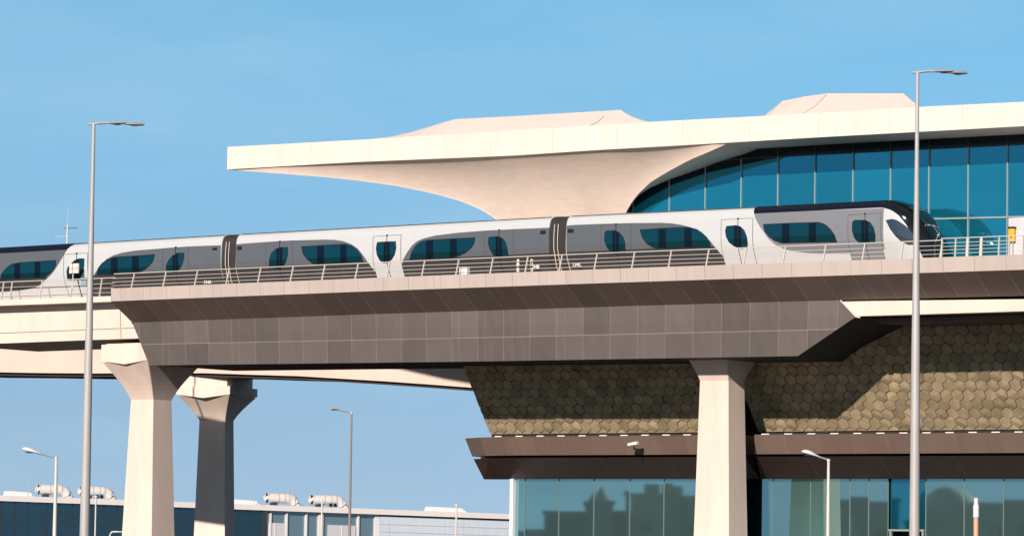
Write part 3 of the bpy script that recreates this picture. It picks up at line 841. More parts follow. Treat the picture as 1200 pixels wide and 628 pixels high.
def window(pts, parent, pillars=(), sm=0, name='window'):
    o = patch(scale(pts, 1.1), name, m_frame, parent, .010)
    patch(pts, 'window_glass' if name == 'window' else 'pane', m_win, o, .016)
    for a, b in pillars:
        c = clipx(pts, a, b)
        if len(c) > 2: patch(c, 'window_pillar', m_wdark, o, .021)
    return o
def line(p, q, parent, wd_=.45, name='panel_seam', m_=None, off=.013):
    dx, dy = q[0]-p[0], q[1]-p[1]; L_ = math.hypot(dx, dy); nx, ny = -dy/L_*wd_/2*1.0, dx/L_*wd_/2
    return patch([(p[0]+nx,p[1]+ny),(q[0]+nx,q[1]+ny),(q[0]-nx,q[1]-ny),(p[0]-nx,p[1]-ny)], name, m_ or m_seam, parent, off)
def door(x0, x1, y0, y1, yb, win, parent, cx=None, fill=None):
    """door leaf pair with seams, centre line and window"""
    frame_pts = [(x0,y0),(x1,y1),(x1,yb-(x1-x0)*.04),(x0,yb)]
    d = patch(frame_pts, 'door', fill, parent, .009)
    line((x0,y0),(x0,yb), d, .5); line((x1,y1),(x1,yb), d, .5); line((x0,y0),(x1,y1), d, .5)
    wo_ = patch(scale(win,.7), 'door_window', m_frame, d, .013); 
    patch(win, 'window_glass', m_win, wo_, .017) if False else None
    wo_.data.materials[0] = m_frame
    g_ = patch(win, 'door_glass', m_win, d, .018)
    xs = [p[0] for p in win]; c = cx if cx else (min(xs)+max(xs))/2; wdt = max(xs)-min(xs)
    q = clipx(win, c-wdt*.16, c+wdt*.16)
    if len(q) > 2: patch(q, 'door_pillar', m_wdark, d, .021)
    ym = (y0+y1)/2
    line((c,ym),(c,yb), d, .6, 'door_seam', m_frame, .024)
    patch([(c-.9,ym-1.2),(c+.9,ym-1.2),(c+.9,ym+.6),(c-.9,ym+.6)], 'door_sensor', m_frame, d, .03)
    return d
# --- car C livery
yB = 318
g1 = [(664,264.4),(672,263.6)] + z([(200,133),(315,130),(420,129),(460,131),(500,137),(530,145),(560,158),(585,176),(605,197),(625,224),(640,246),(655,268)],640,220,3.14) + [(860,322),(664,324)]
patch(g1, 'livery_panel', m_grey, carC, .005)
patch(z([(80,152),(102,151),(102,166),(80,167)],640,220,3.14), 'vent', m_frame, carC, .012)
door(704.6,739.7,263.6,262.3,330, z([(218,164),(222,160),(256,159),(270,166),(283,182),(290,200),(291,225),(289,240),(250,241),(236,233),(225,218),(217,196)],640,220,3.14), carC, 722, m_grey)
bw = z([(346,157),(420,152),(500,148),(530,149),(553,155),(573,168),(590,184),(600,200),(607,216),(500,219),(410,222),(390,216),(372,203),(357,182)],640,220,3.14)
window(bw, carC, ((640+415/3.14,640+442/3.14),(640+510/3.14,640+537/3.14)))
door(845.4,882.4,257.6,255.6,322, z([(665,143),(700,140),(715,144),(729,158),(738,180),(741,205),(739,220),(715,223),(692,214),(675,200),(665,180),(662,160)],640,220,3.14), carC, 865, m_white)
g2 = [(883,249.5)] + z([(72,160),(85,183),(100,205),(118,230),(140,249),(165,262),(200,270),(240,275),(300,277),(360,277),(400,275),(440,271),(500,262)],860,200,2.856) + [(1035.5,244.2)]
patch(g2, 'livery_panel', m_lgrey, carC, .005)
bw = z([(99,182),(180,178),(285,175),(305,182),(322,197),(336,217),(345,237),(250,239),(160,241),(138,233),(118,218),(106,202)],860,200,2.856)
window(bw, carC, ((860+162/2.856,860+187/2.856),(860+252/2.856,860+276/2.856)))
door(994,1032.6,252,249.7,322, z([(399,172),(405,167),(440,167),(456,174),(468,192),(473,215),(472,240),(440,243),(418,240),(405,225),(398,200)],860,200,2.856), carC, 1014, m_lgrey)
# --- car B livery
g = [(276.6,286.5),(283,285.6)] + z([(220,137),(320,131),(440,128),(480,129),(510,134),(540,145),(565,162),(585,188),(605,220),(620,246),(636,270),(640,278)],240,240,3.14) + [(449,336),(276.6,344)]
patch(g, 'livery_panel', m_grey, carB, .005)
patch(z([(120,153),(137,152),(137,166),(120,167)],240,240,3.14), 'vent', m_frame, carB, .012)
door(311.7,342.9,284,282.3,344, z([(306,157),(278,158),(262,164),(248,178),(240,200),(238,226),(255,234),(272,235),(286,228),(298,212),(305,185)],240,240,3.14), carB, 328, m_grey)
bw = z([(357,156),(440,151),(518,147),(540,153),(558,166),(574,186),(584,209),(500,213),(420,217),(398,214),(380,200),(365,180)],240,240,3.14)
window(bw, carB, ((240+415/3.14,240+440/3.14),(240+500/3.14,240+523/3.14)))
door(437.5,470,277.3,275,335, z([(636,139),(670,137),(703,136),(704,160),(699,182),(688,200),(672,212),(658,213),(645,203),(636,183),(633,160)],240,240,3.14), carB, 453.6, m_white)
g = z([(80,327),(90,295),(102,265),(118,237),(135,213),(155,196),(180,186),(220,176),(300,166),(400,158),(520,152),(640,147)],440,220,3.14) + [(643.6,326),(463,334)]
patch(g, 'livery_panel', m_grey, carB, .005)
bw = z([(125,263),(138,235),(152,214),(170,200),(195,195),(280,190),(368,186),(362,205),(350,222),(330,238),(305,250),(280,256),(200,260)],440,220,3.14)
window(bw, carB, ((440+187/3.14,440+214/3.14),(440+275/3.14,440+301/3.14)))
door(568,601.8,270.8,268.8,330, z([(418,183),(452,180),(468,187),(480,204),(486,228),(488,256),(455,257),(435,246),(423,225),(417,205)],440,220,3.14), carB, 585, m_grey)
patch(z([(607,158),(627,157),(627,171),(607,172)],440,220,3.14), 'vent', m_frame, carB, .012)
# --- car A livery
g = [(259,287.5),(250,287.6)] + z([(695,153),(600,160),(500,168),(450,176),(418,186),(392,200),(372,222),(352,248),(335,275),(315,310)],0,240,3.14) + [(97,350),(259,346)]
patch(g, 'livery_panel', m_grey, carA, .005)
patch(z([(782,158),(800,157),(800,167),(782,168)],0,240,3.14), 'vent', m_frame, carA, .012)
bw = z([(355,256),(364,235),(378,217),(395,205),(420,195),(500,190),(571,185),(563,205),(550,222),(530,238),(512,248),(490,251),(420,254)],0,240,3.14)
window(bw, carA, ((410/3.14,434/3.14),(488/3.14,512/3.14)))
door(191,221,291.2,289,346, z([(678,178),(652,179),(635,190),(622,206),(614,224),(613,241),(632,246),(648,246),(662,235),(672,215),(677,195)],0,240,3.14), carA, 206, m_grey)
door(75,103,298,296.5,350, z([(621,335),(598,335),(575,338),(550,352),(525,375),(505,398),(497,420),(497,490),(535,490),(575,480),(597,460),(612,430),(619,385)],0,250,6.283), carA, 90, m_white)
g = z([(492,264),(478,290),(460,327),(440,362),(420,395),(398,428),(375,455),(350,475),(320,500),(285,526),(240,545),(190,556),(120,566),(0,576)],0,250,6.283) + [(-60,344),(-60,301),(0,296.6)]
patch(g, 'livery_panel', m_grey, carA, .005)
bw = z([(0,484),(15,455),(35,425),(62,398),(95,376),(150,367),(280,359),(414,351),(410,375),(400,400),(380,425),(355,448),(330,468),(200,475)],0,250,6.283)
window(bw, carA, ((108/6.283,150/6.283),(258/6.283,300/6.283)))
# --- black roofs
def roof_cover(a, b, parent, rtop=.27, slant=0, nose=False):
    idx = [p[1] for p in prof if p[1] <= rtop+.001]
    if idx[-1] < rtop: idx.append(rtop)
    us_ = seq(a, b, 1.0); rings = []
    for u_ in us_:
        f_ = (u_-a)/(b-a) if b != a else 0
        row = []
        for r_ in idx: row.append(surf(u_+slant*(1-f_)*(r_-.0) if slant > 0 else u_+slant*f_*r_*1.0, r_, .012))
        row2 = [surf(u_+slant*f_*r_*1.0 if slant < 0 else u_+slant*(1-f_)*r_, r_, .012, side=-1) for r_ in idx[1:]]
        rings.append(row[::-1]+row2)
    return MB().loft(rings, closed=False).build('roof_cover', m_navy, parent, smooth=True)
uDC = U(881,245,VT)
roof_cover(uDC, nose0, carC, .33, slant=.3)
roof_cover(A1-19, U(84,288,VT), carA, .33, slant=-1.2)
# nose mask: black windscreen wrapping over the nose
NB = 26; NS = 22
rb_tab = [(0,.33),(.25,.36),(.42,.48),(.55,.72),(.66,1.05),(.76,1.6),(.84,2.3),(.9,3.4),(1,3.4)]
def rb(t):
    for (a, b), (c, d) in zip(rb_tab[:-1], rb_tab[1:]):
        if t <= c: return b+(d-b)*(t-a)/(c-a)
    return rb_tab[-1][1]
rings = []
for i in range(NB+1):
    t = math.sin(i/NB*math.pi/2); u_ = nose0+(tipU-nose0)*t
    row = []
    rr_ = rb(t)
    for j in range(NS+1):
        s = j/NS; row.append(surf(u_, -.10+(rr_+.10)*s**1.3, .014))
    row2 = [surf(u_, -.10+(rr_+.10)*(j/NS)**1.3, .014, side=-1) for j in range(1, NS+1)]
    rings.append(row[::-1]+row2)
# close the front
last = rings[-1]; cxx = sum(p[1] for p in last)/len(last)
rings.append([(p[0]+.03, cxx+(p[1]-cxx)*.55, p[2]*.9+(wbot(tipU)+.5)*.1) for p in last]); rings.append([(p[0]+.035, cxx+(p[1]-cxx)*.02, wbot(tipU)+.4) for p in last])
MB().loft(rings, closed=False).build('nose_mask', m_shield, carC, smooth=True)
# nose side window
nw = z([(510,166),(528,163),(545,168),(562,180),(578,196),(592,215),(603,238),(592,246),(575,246),(557,236),(540,218),(524,195)],860,200,2.856)
o = patch(scale(nw,.5), 'cab_window', m_frame, carC, .010); patch(nw, 'cab_glass', glass_mat('cab_window_glass', (.02,.03,.045), (.25,.32,.4), .4), o, .016)
# roof pods
MB().box((U(925,240,VT+.8),VT+.75,Lroof(U(925,240,VT))+.03),(U(1040-5,240,VT+.8),VT+1.6,Lroof(U(1030,240,VT))+.16)).build('roof_rail', m_lpanel, carC) if False else None
for a, b, par in ((A1-19,A1-.1,carA),(B0+.1,B1-.1,carB),(C0+.1,U(1030,240,VT),carC)):
    pts_ = []
    for u_ in seq(a, b, 2): q = surf(u_, .05, .01); pts_.append((q[0], q[1]+.05, q[2]+.03))
    MB().tube(pts_, .022, 5).build('roof_gutter', m_frame, par)
# gangways
for a, b, par in ((A1,B0,carA),(B1,C0,carB)):
    rings = []; n = 14
    for i in range(n+1):
        u_ = a+.01+(b-a-.02)*i/n; o_ = -.10 if i % 2 else -.04
        rings.append([surf(u_, p[1]+.04, o_) for p in prof[::-1]]+[surf(u_, p[1]+.04, o_, side=-1) for p in prof[1:]])
    MB().loft(rings).build('gangway_bellows', m_bell, train)
    for k in (.30,.52):
        u_ = a+(b-a)*k
        MB().tube([surf(u_, r_, .01) for r_ in (.4,1,1.6,2.4,3.2)], .022, 6).build('gangway_post', m_rail, train)
# car numbers
def text(body_, px, py, h, parent, v, mat_=m_text, name='car_number'):
    cu = bpy.data.curves.new('t', 'FONT'); cu.body = body_; cu.size = h; cu.align_x = 'CENTER'; cu.extrude = .004; cu.space_character = 1.08; cu.offset = .004
    to = bpy.data.objects.new('t', cu); col.objects.link(to); bpy.context.view_layer.update()
    me = bpy.data.meshes.new_from_object(to.evaluated_get(bpy.context.evaluated_depsgraph_get())); bpy.data.objects.remove(to)
    u_, w_ = at(px, py, v); bb = parent['b']
    for vv in me.vertices: x, y, q = vv.co; vv.co = (u_+x-bb[0], v-q-bb[1], w_+y-bb[2])
    me.materials.clear(); me.materials.append(mat_); me.name = name
    o = bpy.data.objects.new(name, me); col.objects.link(o); o.parent = parent; o['b'] = parent['b']; return o
text('134A', 243, 332.3, .24, carA, VT-.035); text('134B', 627, 314.5, .24, carB, VT-.035); text('134C', 676, 312, .24, carC, VT-.035)

# ================================================================== railings
def railing(name, label, x_posts, v0, v1, base, hgt, u_a, u_b, n=4, thick=()):
    root = empty(name, (u_a, v0, base(u_a)), label, 'railing', 'railings on the deck edge')
    for u_ in x_posts:
        th = .06 if u_ in thick else .022
        MB().hexa([(u_-th,v0-.03,base(u_)-.05),(u_+th,v0-.03,base(u_)-.05),(u_+th,v0+.05,base(u_)-.05),(u_-th,v0+.05,base(u_)-.05)],
                  [(u_-th,v1-.02,base(u_)+hgt),(u_+th,v1-.02,base(u_)+hgt),(u_+th,v1+.05,base(u_)+hgt),(u_-th,v1+.05,base(u_)+hgt)]).build('post', m_rail, root)
    for k in range(n):
        f_ = (k+1)/n
        if k < n-1: f_ = .2+.8*k/(n-1)*.93
        pts = [(u_, v0+(v1-v0)*f_-.02, base(u_)+hgt*f_) for u_ in seq(u_a, u_b, 3)]
        MB().tube(pts, .024 if k == n-1 else .0135, 6).build('rail', m_rail, root)
    return root
base = lambda u: Lt(u)
px_posts = [155,192,229,266,303,341,378,417,454,495,535,575,616,656,697,741,784,828,872,918,965,1011,1056,1102]
ups = [U(x,315,.2) for x in px_posts]
railing('deck_railing', 'long cream railing along the brown deck edge in front of the train', ups, .14, .38, base, .80, U(131,330,.2), U(1102,290,.2))
r2 = [U(x,288,.2) for x in (1104,1120,1134,1150,1171,1183,1199,1215,1240)]
railing('deck_railing', 'cream railing with two thick gate posts right of the train nose', r2, .14, .2, base, .86, U(1103,290,.2), UR, 5, thick=(r2[2],r2[3]))
bl = lambda u: S_t(u)
r3 = [U(x,340,1.7) for x in (-32,3,13,48,84,118)]
railing('deck_railing', 'cream railing on the concrete viaduct at the left edge', r3, 1.6, 1.78, bl, 1.0, U(-50,340,1.7), U(134,340,1.7))

# ------------------------------------------------------------------ small things on the deck
def deckw(px, v): u_ = U(px,320,v); return u_, Lt(u_)-.55
for px, lab in ((607,'left one of two cream bollards beside the train'),(623,'right one of two cream bollards beside the train, nearer the gangway')):
    u_, w_ = deckw(px, .9); wt_ = Wd(px,303.5,.9)
    r = empty('deck_bollard', (u_,.9,w_), lab, 'bollard', 'bollards on the deck')
    h = wt_; m_b = m_conc_far
    MB().tube([(u_,.9,w_),(u_,.9,h-.08),(u_,.9,h-.02),(u_,.9,h)], [.075,.075,.05,.02], 12).build('post', m_cream, r, smooth=True)
    MB().tube([(u_,.9,h-.42),(u_,.9,h-.36)], [.078,.078], 12, cap=False).build('band', m_seam, r)
u_, w_ = deckw(544, .8)
r = empty('equipment_box', (u_,.8,w_), 'white twin equipment box behind the railing left of the bollards', 'box')
h = Wd(544,312.8,.8)
MB().box((u_-.24,.7,w_),(u_-.01,.95,h)).build('cabinet', m_text, r, bevel=.02); MB().box((u_+.02,.7,w_),(u_+.24,.95,h-.01)).build('cabinet', m_text, r, bevel=.02)
u_ = U(84,330,1.65); w_ = S_t(u_)
r = empty('track_sign', (u_,1.65,w_), 'white square sign plate on a post by the leftmost train door', 'sign')
a, t1 = at(81.6,309,1.65); b, t0 = at(92,320,1.65)
MB().box((a,1.62,t0),(b,1.7,t1)).build('plate', m_cream, r, bevel=.01)
for k in (.38,): MB().box((a+(b-a)*k-.01,1.605,t0),(a+(b-a)*k+.01,1.618,t1)).build('plate_joint', m_seam, r)
MB().box((a,1.605,(t0+t1)/2-.01),(b,1.618,(t0+t1)/2+.01)).build('plate_joint', m_seam, r)
MB().tube([(u_,1.74,w_),(u_,1.74,t1-.05)], .03, 8).build('post', m_rail, r)
a, t1 = at(95,325.6,1.85); b, t0 = at(101.5,336,1.85)
r = empty('signal_box', (a,1.85,S_t(a)), 'small pale blue box hung on the left railing beside the lamp pole', 'box')
MB().box((a,1.83,t0),(b,1.95,t1)).build('housing', m_blue, r, bevel=.01); MB().box((a-.0,1.81,(t0+t1)/2-.01),(b,1.829,(t0+t1)/2+.01)).build('lid_joint', m_steelp, r)
# mast behind train
um_, wm_ = at(78.5,290,7.2)
r = empty('antenna_mast', (um_,7.2,S_t(um_)), 'small mast with cross arms rising behind the train roof at the left', 'antenna')
tp = Wd(78.5,263.5,7.2)
MB().tube([(um_,7.2,S_t(um_)),(um_,7.2,tp)], [.06,.045], 8).build('pole', m_steelp, r)
c0 = Wd(78.5,267.5,7.2); c1 = Wd(78.5,276.5,7.2)
MB().tube([(um_-.25,7.2,c0+.0),(um_+.8,7.15,c0-.02)], .022, 6).build('cross_arm', m_seam, r)
MB().tube([(um_-.95,7.2,c1),(um_+.1,7.2,c1-.03)], .018, 6).build('cross_arm', m_rail, r)
MB().tube([(um_,7.2,tp),(um_,7.2,tp+1.0)], .008, 5).build('whip', m_steelp, r)
# yellow call point
a, t1 = at(1181.5,268,VG-.35); b, t0 = at(1188,283,VG-.35)
r = empty('emergency_call_point', (a,VG-.3,t0-.6), 'yellow call point with red button and black top on the pale panel at far right', 'call point')
MB().box((a,VG-.34,t0),(b,VG-.18,t1)).build('housing', m_yel, r, bevel=.02)
MB().box((a-.02,VG-.36,t1),(b+.03,VG-.16,t1+.09)).build('cap', m_frame, r, bevel=.02)
MB().tube([((a+b)/2,VG-.37,t0+.22),((a+b)/2,VG-.34,t0+.22)], .05, 10).build('button', m_red, r)
MB().tube([((a+b)/2,VG-.2,t0),((a+b)/2,VG-.2,wf2(a))], .03, 6).build('stand', m_steel, r)
# cctv
a, t1 = at(738,518,6.55); b, t0 = at(746.5,522,6.4)
r = empty('security_camera', (a,6.6,t0-.1), 'small white security camera on the brown ledge left of the central pier', 'camera')
MB().hexa([(a,6.35,t0),(b,6.35,t0+.06),(b,6.58,t0+.06),(a,6.58,t0)],[(a,6.35,t1-.06),(b,6.35,t1+.04),(b,6.58,t1+.04),(a,6.58,t1-.06)]).build('housing', m_text, r, bevel=.01)
MB().tube([((a+b)/2+.05,6.45,t0),((a+b)/2+.05,6.45,t0-.14),((a+b)/2+.05,6.98,t0-.18)], .04, 8).build('bracket', m_frame, r)

# ================================================================== street lamps
def tall_lamp(px_t, py_t, Y, label):
    top = atY(px_t, py_t, Y); 
    r = empty('street_lamp', (top.x, Y, 0), label, 'street lamp', 'tall twin arm street lamps', frame=False)
    H = top.z
    MB().tube([(0,0,0),(0,0,.5),(0,0,H*.5),(0,0,H*.85),(0,0,H)], [.15,.15,.115,.06,.045], 14).build('pole', m_steel, r, smooth=True)
    MB().tube([(0,0,.0),(0,0,.04)], [.26,.26], 12).build('base_plate', m_steel, r)
    MB().box((-.03,-.19,1.0),(.09,-.13,1.6)).build('access_door', m_steel, r)
    s = F/Y
    MB().tube([(-.17,.0,H-.03),(.05,0,H-.03)], .03, 8).build('stub', m_steel, r)
    for (dx, dy, dz, ln) in ((.50,-.20,-.01,.48),(.93,.22,.02,.42)):
        a = Vector((0,0,H-.02)); b = Vector((dx*.72,dy*.72,H+.02+dz)); c = Vector((dx,dy,H-.015+dz))
        arm = MB().tube([a,b,c], [.028,.022,.02], 8).build('arm', m_steel, r)
        d = (c-b).normalized(); d.z = 0; d.normalize(); n_ = Vector((-d.y,d.x,0)); rings = []
        for t, wd_, hh in ((-.08,.035,.025),(.0,.07,.045),(.1,.10,.06),(.24,.115,.062),(.36,.09,.05),(.42,.03,.02)):
            p = c + d*t*1.15; rings.append([p+n_*wd_*math.cos(q*math.pi/5)+Vector((0,0,hh*math.sin(q*math.pi/5)*(1 if q < 5 else .5))) for q in range(10)])
        hd = MB().loft(rings).build('lamp_head', m_lamp, r, smooth=True)
        MB().box((c.x+d.x*.2-.08,c.y+d.y*.2-.08,c.z-.045),(c.x+d.x*.2+.1,c.y+d.y*.2+.08,c.z-.028)).build('lens', m_lens, hd)
    return r
tall_lamp(110,144.5,108,'tall twin arm street lamp in front of the train at the left')
tall_lamp(1075.2,84,104,'tall twin arm street lamp in front of the train nose at the right')
def small_lamp(px_t, py_t, Y, label, rad=.075, pm=None, arm=(-.62,.16), head=.62, group='small single arm street lamps', hm=None):
    top = atY(px_t, py_t, Y); r = empty('street_lamp', (top.x, Y, 0), label, 'street lamp', group, frame=False); H = top.z
    MB().tube([(0,0,0),(0,0,H*.4),(0,0,H)], [rad*1.25,rad,rad*.66], 12).build('pole', pm or m_steelp, r, smooth=True)
    MB().tube([(0,0,0),(0,0,.03)], [rad*2.2]*2, 12).build('base_plate', m_steelp, r)
    MB().tube([(.0,0,H-.04),(0,0,H+.03)], rad*.9, 8).build('collar', m_steelp, r)
    b = Vector((arm[0],-.1,H+arm[1])); a = Vector((0,0,H))
    MB().tube([a,b], [.03,.035], 8).build('arm', m_lamp, r)
    d = (b-a).normalized(); rings = []; sc = head/.62
    n_ = Vector((0,1,0)); u_ = d.cross(n_)*(-1)
    if u_.z < 0: u_ = -u_
    for t, wd_, hh in ((-.16,.05,.03),(.0,.10,.07),(.15,.15,.12),(.32,.16,.13),(.45,.13,.10),(.53,.05,.04)):
        p = b+d*t*sc; rings.append([p+n_*wd_*sc*math.cos(q*math.pi/6)+u_*(hh*sc*math.sin(q*math.pi/6)*(1 if q <= 6 else .35)) for q in range(12)])
    hd = MB().loft(rings).build('lamp_head', hm or m_lampw, r, smooth=True)
    p = b+d*.25*sc-u_*.045*sc
    MB().hexa([p+Vector((-.14,-.08,-.03)),p+Vector((.14,-.08,-.03)),p+Vector((.14,.08,-.03)),p+Vector((-.14,.08,-.03))],[p+Vector((-.14,-.08,.0)),p+Vector((.14,-.08,0)),p+Vector((.14,.08,0)),p+Vector((-.14,.08,0))]).build('lens', m_lens, hd)
    return r
small_lamp(66,536,140,'small single arm street lamp with white head at the lower left edge', arm=(-.72,.17))
small_lamp(971,538.5,140,'small single arm street lamp in front of the ground floor glass', arm=(-.5,.14))
small_lamp(412,483.5,165,'thin lamp post standing alone in the gap between piers and station', rad=.06, pm=m_polegrey, arm=(-.6,.12), head=.36, hm=m_lamp)
# plain masts
def mast(px, py, Y, rad, label, material=m_steelp, cap=False):
    top = atY(px, py, Y); r = empty('thin_mast', (top.x,Y,0), label, 'mast', 'thin white masts', frame=False); H = top.z
    MB().tube([(0,0,0),(0,0,H)], [rad,rad*.8], 8).build('pole', material, r)
    MB().box((-rad*2,-rad*2,0),(rad*2,rad*2,.05)).build('base_plate', material, r)
    MB().tube([(-.25,0,H-.1),(.15,0,H-.1)], .03, 6).build('bracket', material, r)
    return r
mast(112.5,580,300,.07,'thin white mast directly right of the tall left lamp')
mast(377.5,585,300,.09,'thin white mast in front of the pale glass hall')
mast(535,590,320,.09,'thin white mast in front of the white cladding wall')
t = atY(1144,583,150); r = empty('column_light', (t.x,150,0), 'tan column light with white cylinder head at the lower right', 'street light', frame=False); H = t.z
MB().tube([(0,0,0),(0,0,H-.75)], .1, 12).build('column', m_tan, r, smooth=True)
MB().tube([(0,0,H-.75),(0,0,H-.28),(0,0,H-.27),(0,0,H)], [.12,.12,.09,.08], 14).build('lamp_head', m_lampw, r, smooth=True)
MB().tube([(0,0,H-.77),(0,0,H-.74)], .125, 14).build('collar', m_steel, r)
a = atY(129,622.5,250); b = atY(150,621.5,250)
r = empty('tube_frame', (a.x,250,0), 'white tubular frame just left of the lit near pier', 'barrier', frame=False)
MB().tube([(0,0,0),(0,0,a.z-.2),(.1,0,a.z-.03),(.25,0,a.z),(b.x-a.x,0,a.z),(b.x-a.x,0,0)], .06, 8).build('hoop', m_steelp, r, smooth=True)
MB().box((-.15,-.15,0),(.15,.15,.05)).build('foot', m_steelp, r)

# ================================================================== far terminal building
YA, YB = 725., 770.
PA = atY(0,580,YA); PB = atY(603,602,YB)
dirF = (Vector((PB.x,PB.y,0))-Vector((PA.x,PA.y,0))); LF = dirF.length; dirF.normalize(); nF = Vector((dirF.y,-dirF.x,0))
angF = math.atan2(dirF.y, dirF.x)
def sF(px):                           # distance along the facade seen at px
    d = ray(px, 600); A = Vector((PA.x,PA.y,0)); 
    # intersect in plan
    t = (A-Vector((CAM.x,CAM.y,0))).dot(nF)/Vector((d.x,d.y,0)).dot(nF); q = CAM+d*t
    return (Vector((q.x,q.y,0))-A).dot(dirF)
fb = bpy.data.objects.new('terminal_building', None); col.objects.link(fb); fb.location = (PA.x,PA.y,0); fb.rotation_euler.z = angF; fb['b'] = (0,0,0)
tag(fb, 'long low white building with dark glass front on the horizon at lower left', 'building')
hA, hB = PA.z, PB.z
def hF(s): return hA+(hB-hA)*s/LF
sL, sR = -30., LF+30
def fbox(s0, s1, y0, y1, z0, z1, nm, mt, par=fb, **k):   # z as functions
    return MB().hexa([(s0,y0,z0(s0)),(s1,y0,z0(s1)),(s1,y1,z0(s1)),(s0,y1,z0(s0))],[(s0,y0,z1(s0)),(s1,y0,z1(s1)),(s1,y1,z1(s1)),(s0,y1,z1(s0))]).build(nm, mt, par, **k)
Z0 = lambda s: 0
s1_, s2_ = sF(307), sF(443)
fbox(sL, sR, -.5, 30, lambda s: hF(s)-1.05, hF, 'roof_edge', m_far_roof)
fbox(sL, s1_, .3, 29, Z0, lambda s: hF(s)-1.0, 'glass_front', m_far_glass)
gp = MB(); n = 0
x = sL
while x < s1_:
    gp.box((x-.07,.1,0),(x+.07,.4,hF(x)-1.05)); x += 2.6 + (1.1 if n % 3 == 0 else 0); n += 1
for k in range(5):
    for a, b in zip(seq(sL,s1_,20)[:-1], seq(sL,s1_,20)[1:]):
        za = hF(a)-1.1-k*1.95; zb = hF(b)-1.1-k*1.95
        gp.hexa([(a,.12,za-.09),(b,.12,zb-.09),(b,.38,zb-.09),(a,.38,za-.09)],[(a,.12,za+.09),(b,.12,zb+.09),(b,.38,zb+.09),(a,.38,za+.09)])
gp.build('mullion_grid', m_mulldk, fb)
fbox(s1_-.0, s1_+.8, -.2, 3, Z0, lambda s: hF(s)-1.2, 'corner_pier', m_mulldk)
fbox(s1_+.8, s2_, .8, 28, Z0, lambda s: hF(s)-1.1, 'pale_glass_front', m_far_pale)
for px in (318,337,360,377,421,443):
    s = sF(px); wdt = .5 if px in (377,443) else .18
    fbox(s-wdt, s+wdt, .3, .9, Z0, lambda s: hF(s)-1.06, 'glazing_post', m_far_roof)
for x0_, x1_ in ((311,336),(386,418)):
    a, b = sF(x0_), sF(x1_); z1_ = lambda s: hF(s)-3.4
    fbox(a, b, .45, .78, lambda s: 0, z1_, 'pale_door', m_lpanel); fbox((a+b)/2-.1,(a+b)/2+.1,.35,.44, Z0, z1_, 'door_joint', m_far_roof)
mb = MB()
ss = seq(s2_+.6, sR, 8)
for a, b in zip(ss[:-1], ss[1:]): mb.quad([(a,.2,0),(b,.2,0),(b,.2,hF(b)-1.3),(a,.2,hF(a)-1.3)], [(a,1),(b,1),(b,0),(a,0)])
mb.quad([(sR,.2,0),(sR,28,0),(sR,28,hF(sR)-1.3),(sR,.2,hF(sR)-1.3)], [(0,0)]*4)
mb.build('clad_wall', m_far_white, fb)
mb = MB()
for k in (1.35, 2.9, 4.4, 6.0):
    a, b = s2_+.6, sR
    mb.hexa([(a,.14,hF(a)-k-.05),(b,.14,hF(b)-k-.05),(b,.19,hF(b)-k-.05),(a,.19,hF(a)-k-.05)],[(a,.14,hF(a)-k+.05),(b,.14,hF(b)-k+.05),(b,.19,hF(b)-k+.05),(a,.19,hF(a)-k+.05)])
mb.build('cladding_joint', mat('far_joint', (.42,.46,.48), .7), fb)
# ducts on its roof
def duct(x0_, x1_, label):
    a, b = sF(x0_), sF(x1_); rad = .98
    s0 = a
    r = bpy.data.objects.new('roof_duct', None); col.objects.link(r)
    p = Vector((PA.x,PA.y,0))+dirF*a - nF*6; r.location = (p.x,p.y,hF(a)-.2); r.rotation_euler.z = angF; r['b'] = (0,0,0)
    tag(r, label, 'duct', 'curved white roof ducts')
    Lx = b-a; pts = [(.0,0,1.7),(.3,0,1.7)]; 
    for i in range(9):
        t = i/8*math.pi/2; pts.append((Lx-2.2+2.0*math.sin(t), 0, -.3+2.0*math.cos(t)+.0))
    MB().tube(pts, rad, 16, cap=False).build('duct_shell', m_duct, r, smooth=True)
    MB().tube([(-.25,0,2.15),(.1,0,1.7)], [rad*.98,rad*.98], 16, cap=False).build('hood', m_duct, r, smooth=True)
    MB().tube([(.12,0,1.7),(.2,0,1.7)], rad*.97, 16).build('louvre', m_frame, r)
    for k in (.35,.55,.72): MB().tube([(Lx*k-.06,0,1.7),(Lx*k+.06,0,1.7)], rad*1.03, 16, cap=False).build('flange', m_lamp, r)
    MB().box((Lx*.15,-.8,0),(Lx*.3,.8,.8)).build('support', m_mulldk, r)
duct(56,93,'curved white roof duct between the two left lamp poles')
duct(106,144,'curved white roof duct beside the lit near pier')
duct(325.5,362,'curved white roof duct just right of the shaded rear pier')
duct(378.5,418,'curved white roof duct behind the thin lone lamp post')
for x0_, x1_, lab in ((17,50,'low pale roof hatch at the far left of the white building'),(283,316,'low pale roof hatch right of the shaded rear pier'),(515,560,'low pale roof hatch above the white cladding wall')):
    a, b = sF(x0_), sF(x1_); p = Vector((PA.x,PA.y,0))+dirF*a - nF*4
    L_ = b-a
    mb = MB().hexa([(0,0,-.4),(L_,0,-.4),(L_,4,-.4),(0,4,-.4)],[(.3,.3,.95),(L_*.8,.3,.75),(L_*.8,3.7,.75),(.3,3.7,.95)])
    o = mb.build('roof_hatch', m_far_roof); o.location = (p.x,p.y,hF(a)); o.rotation_euler.z = angF
    tag(o, lab, 'roof hatch', 'roof hatches')
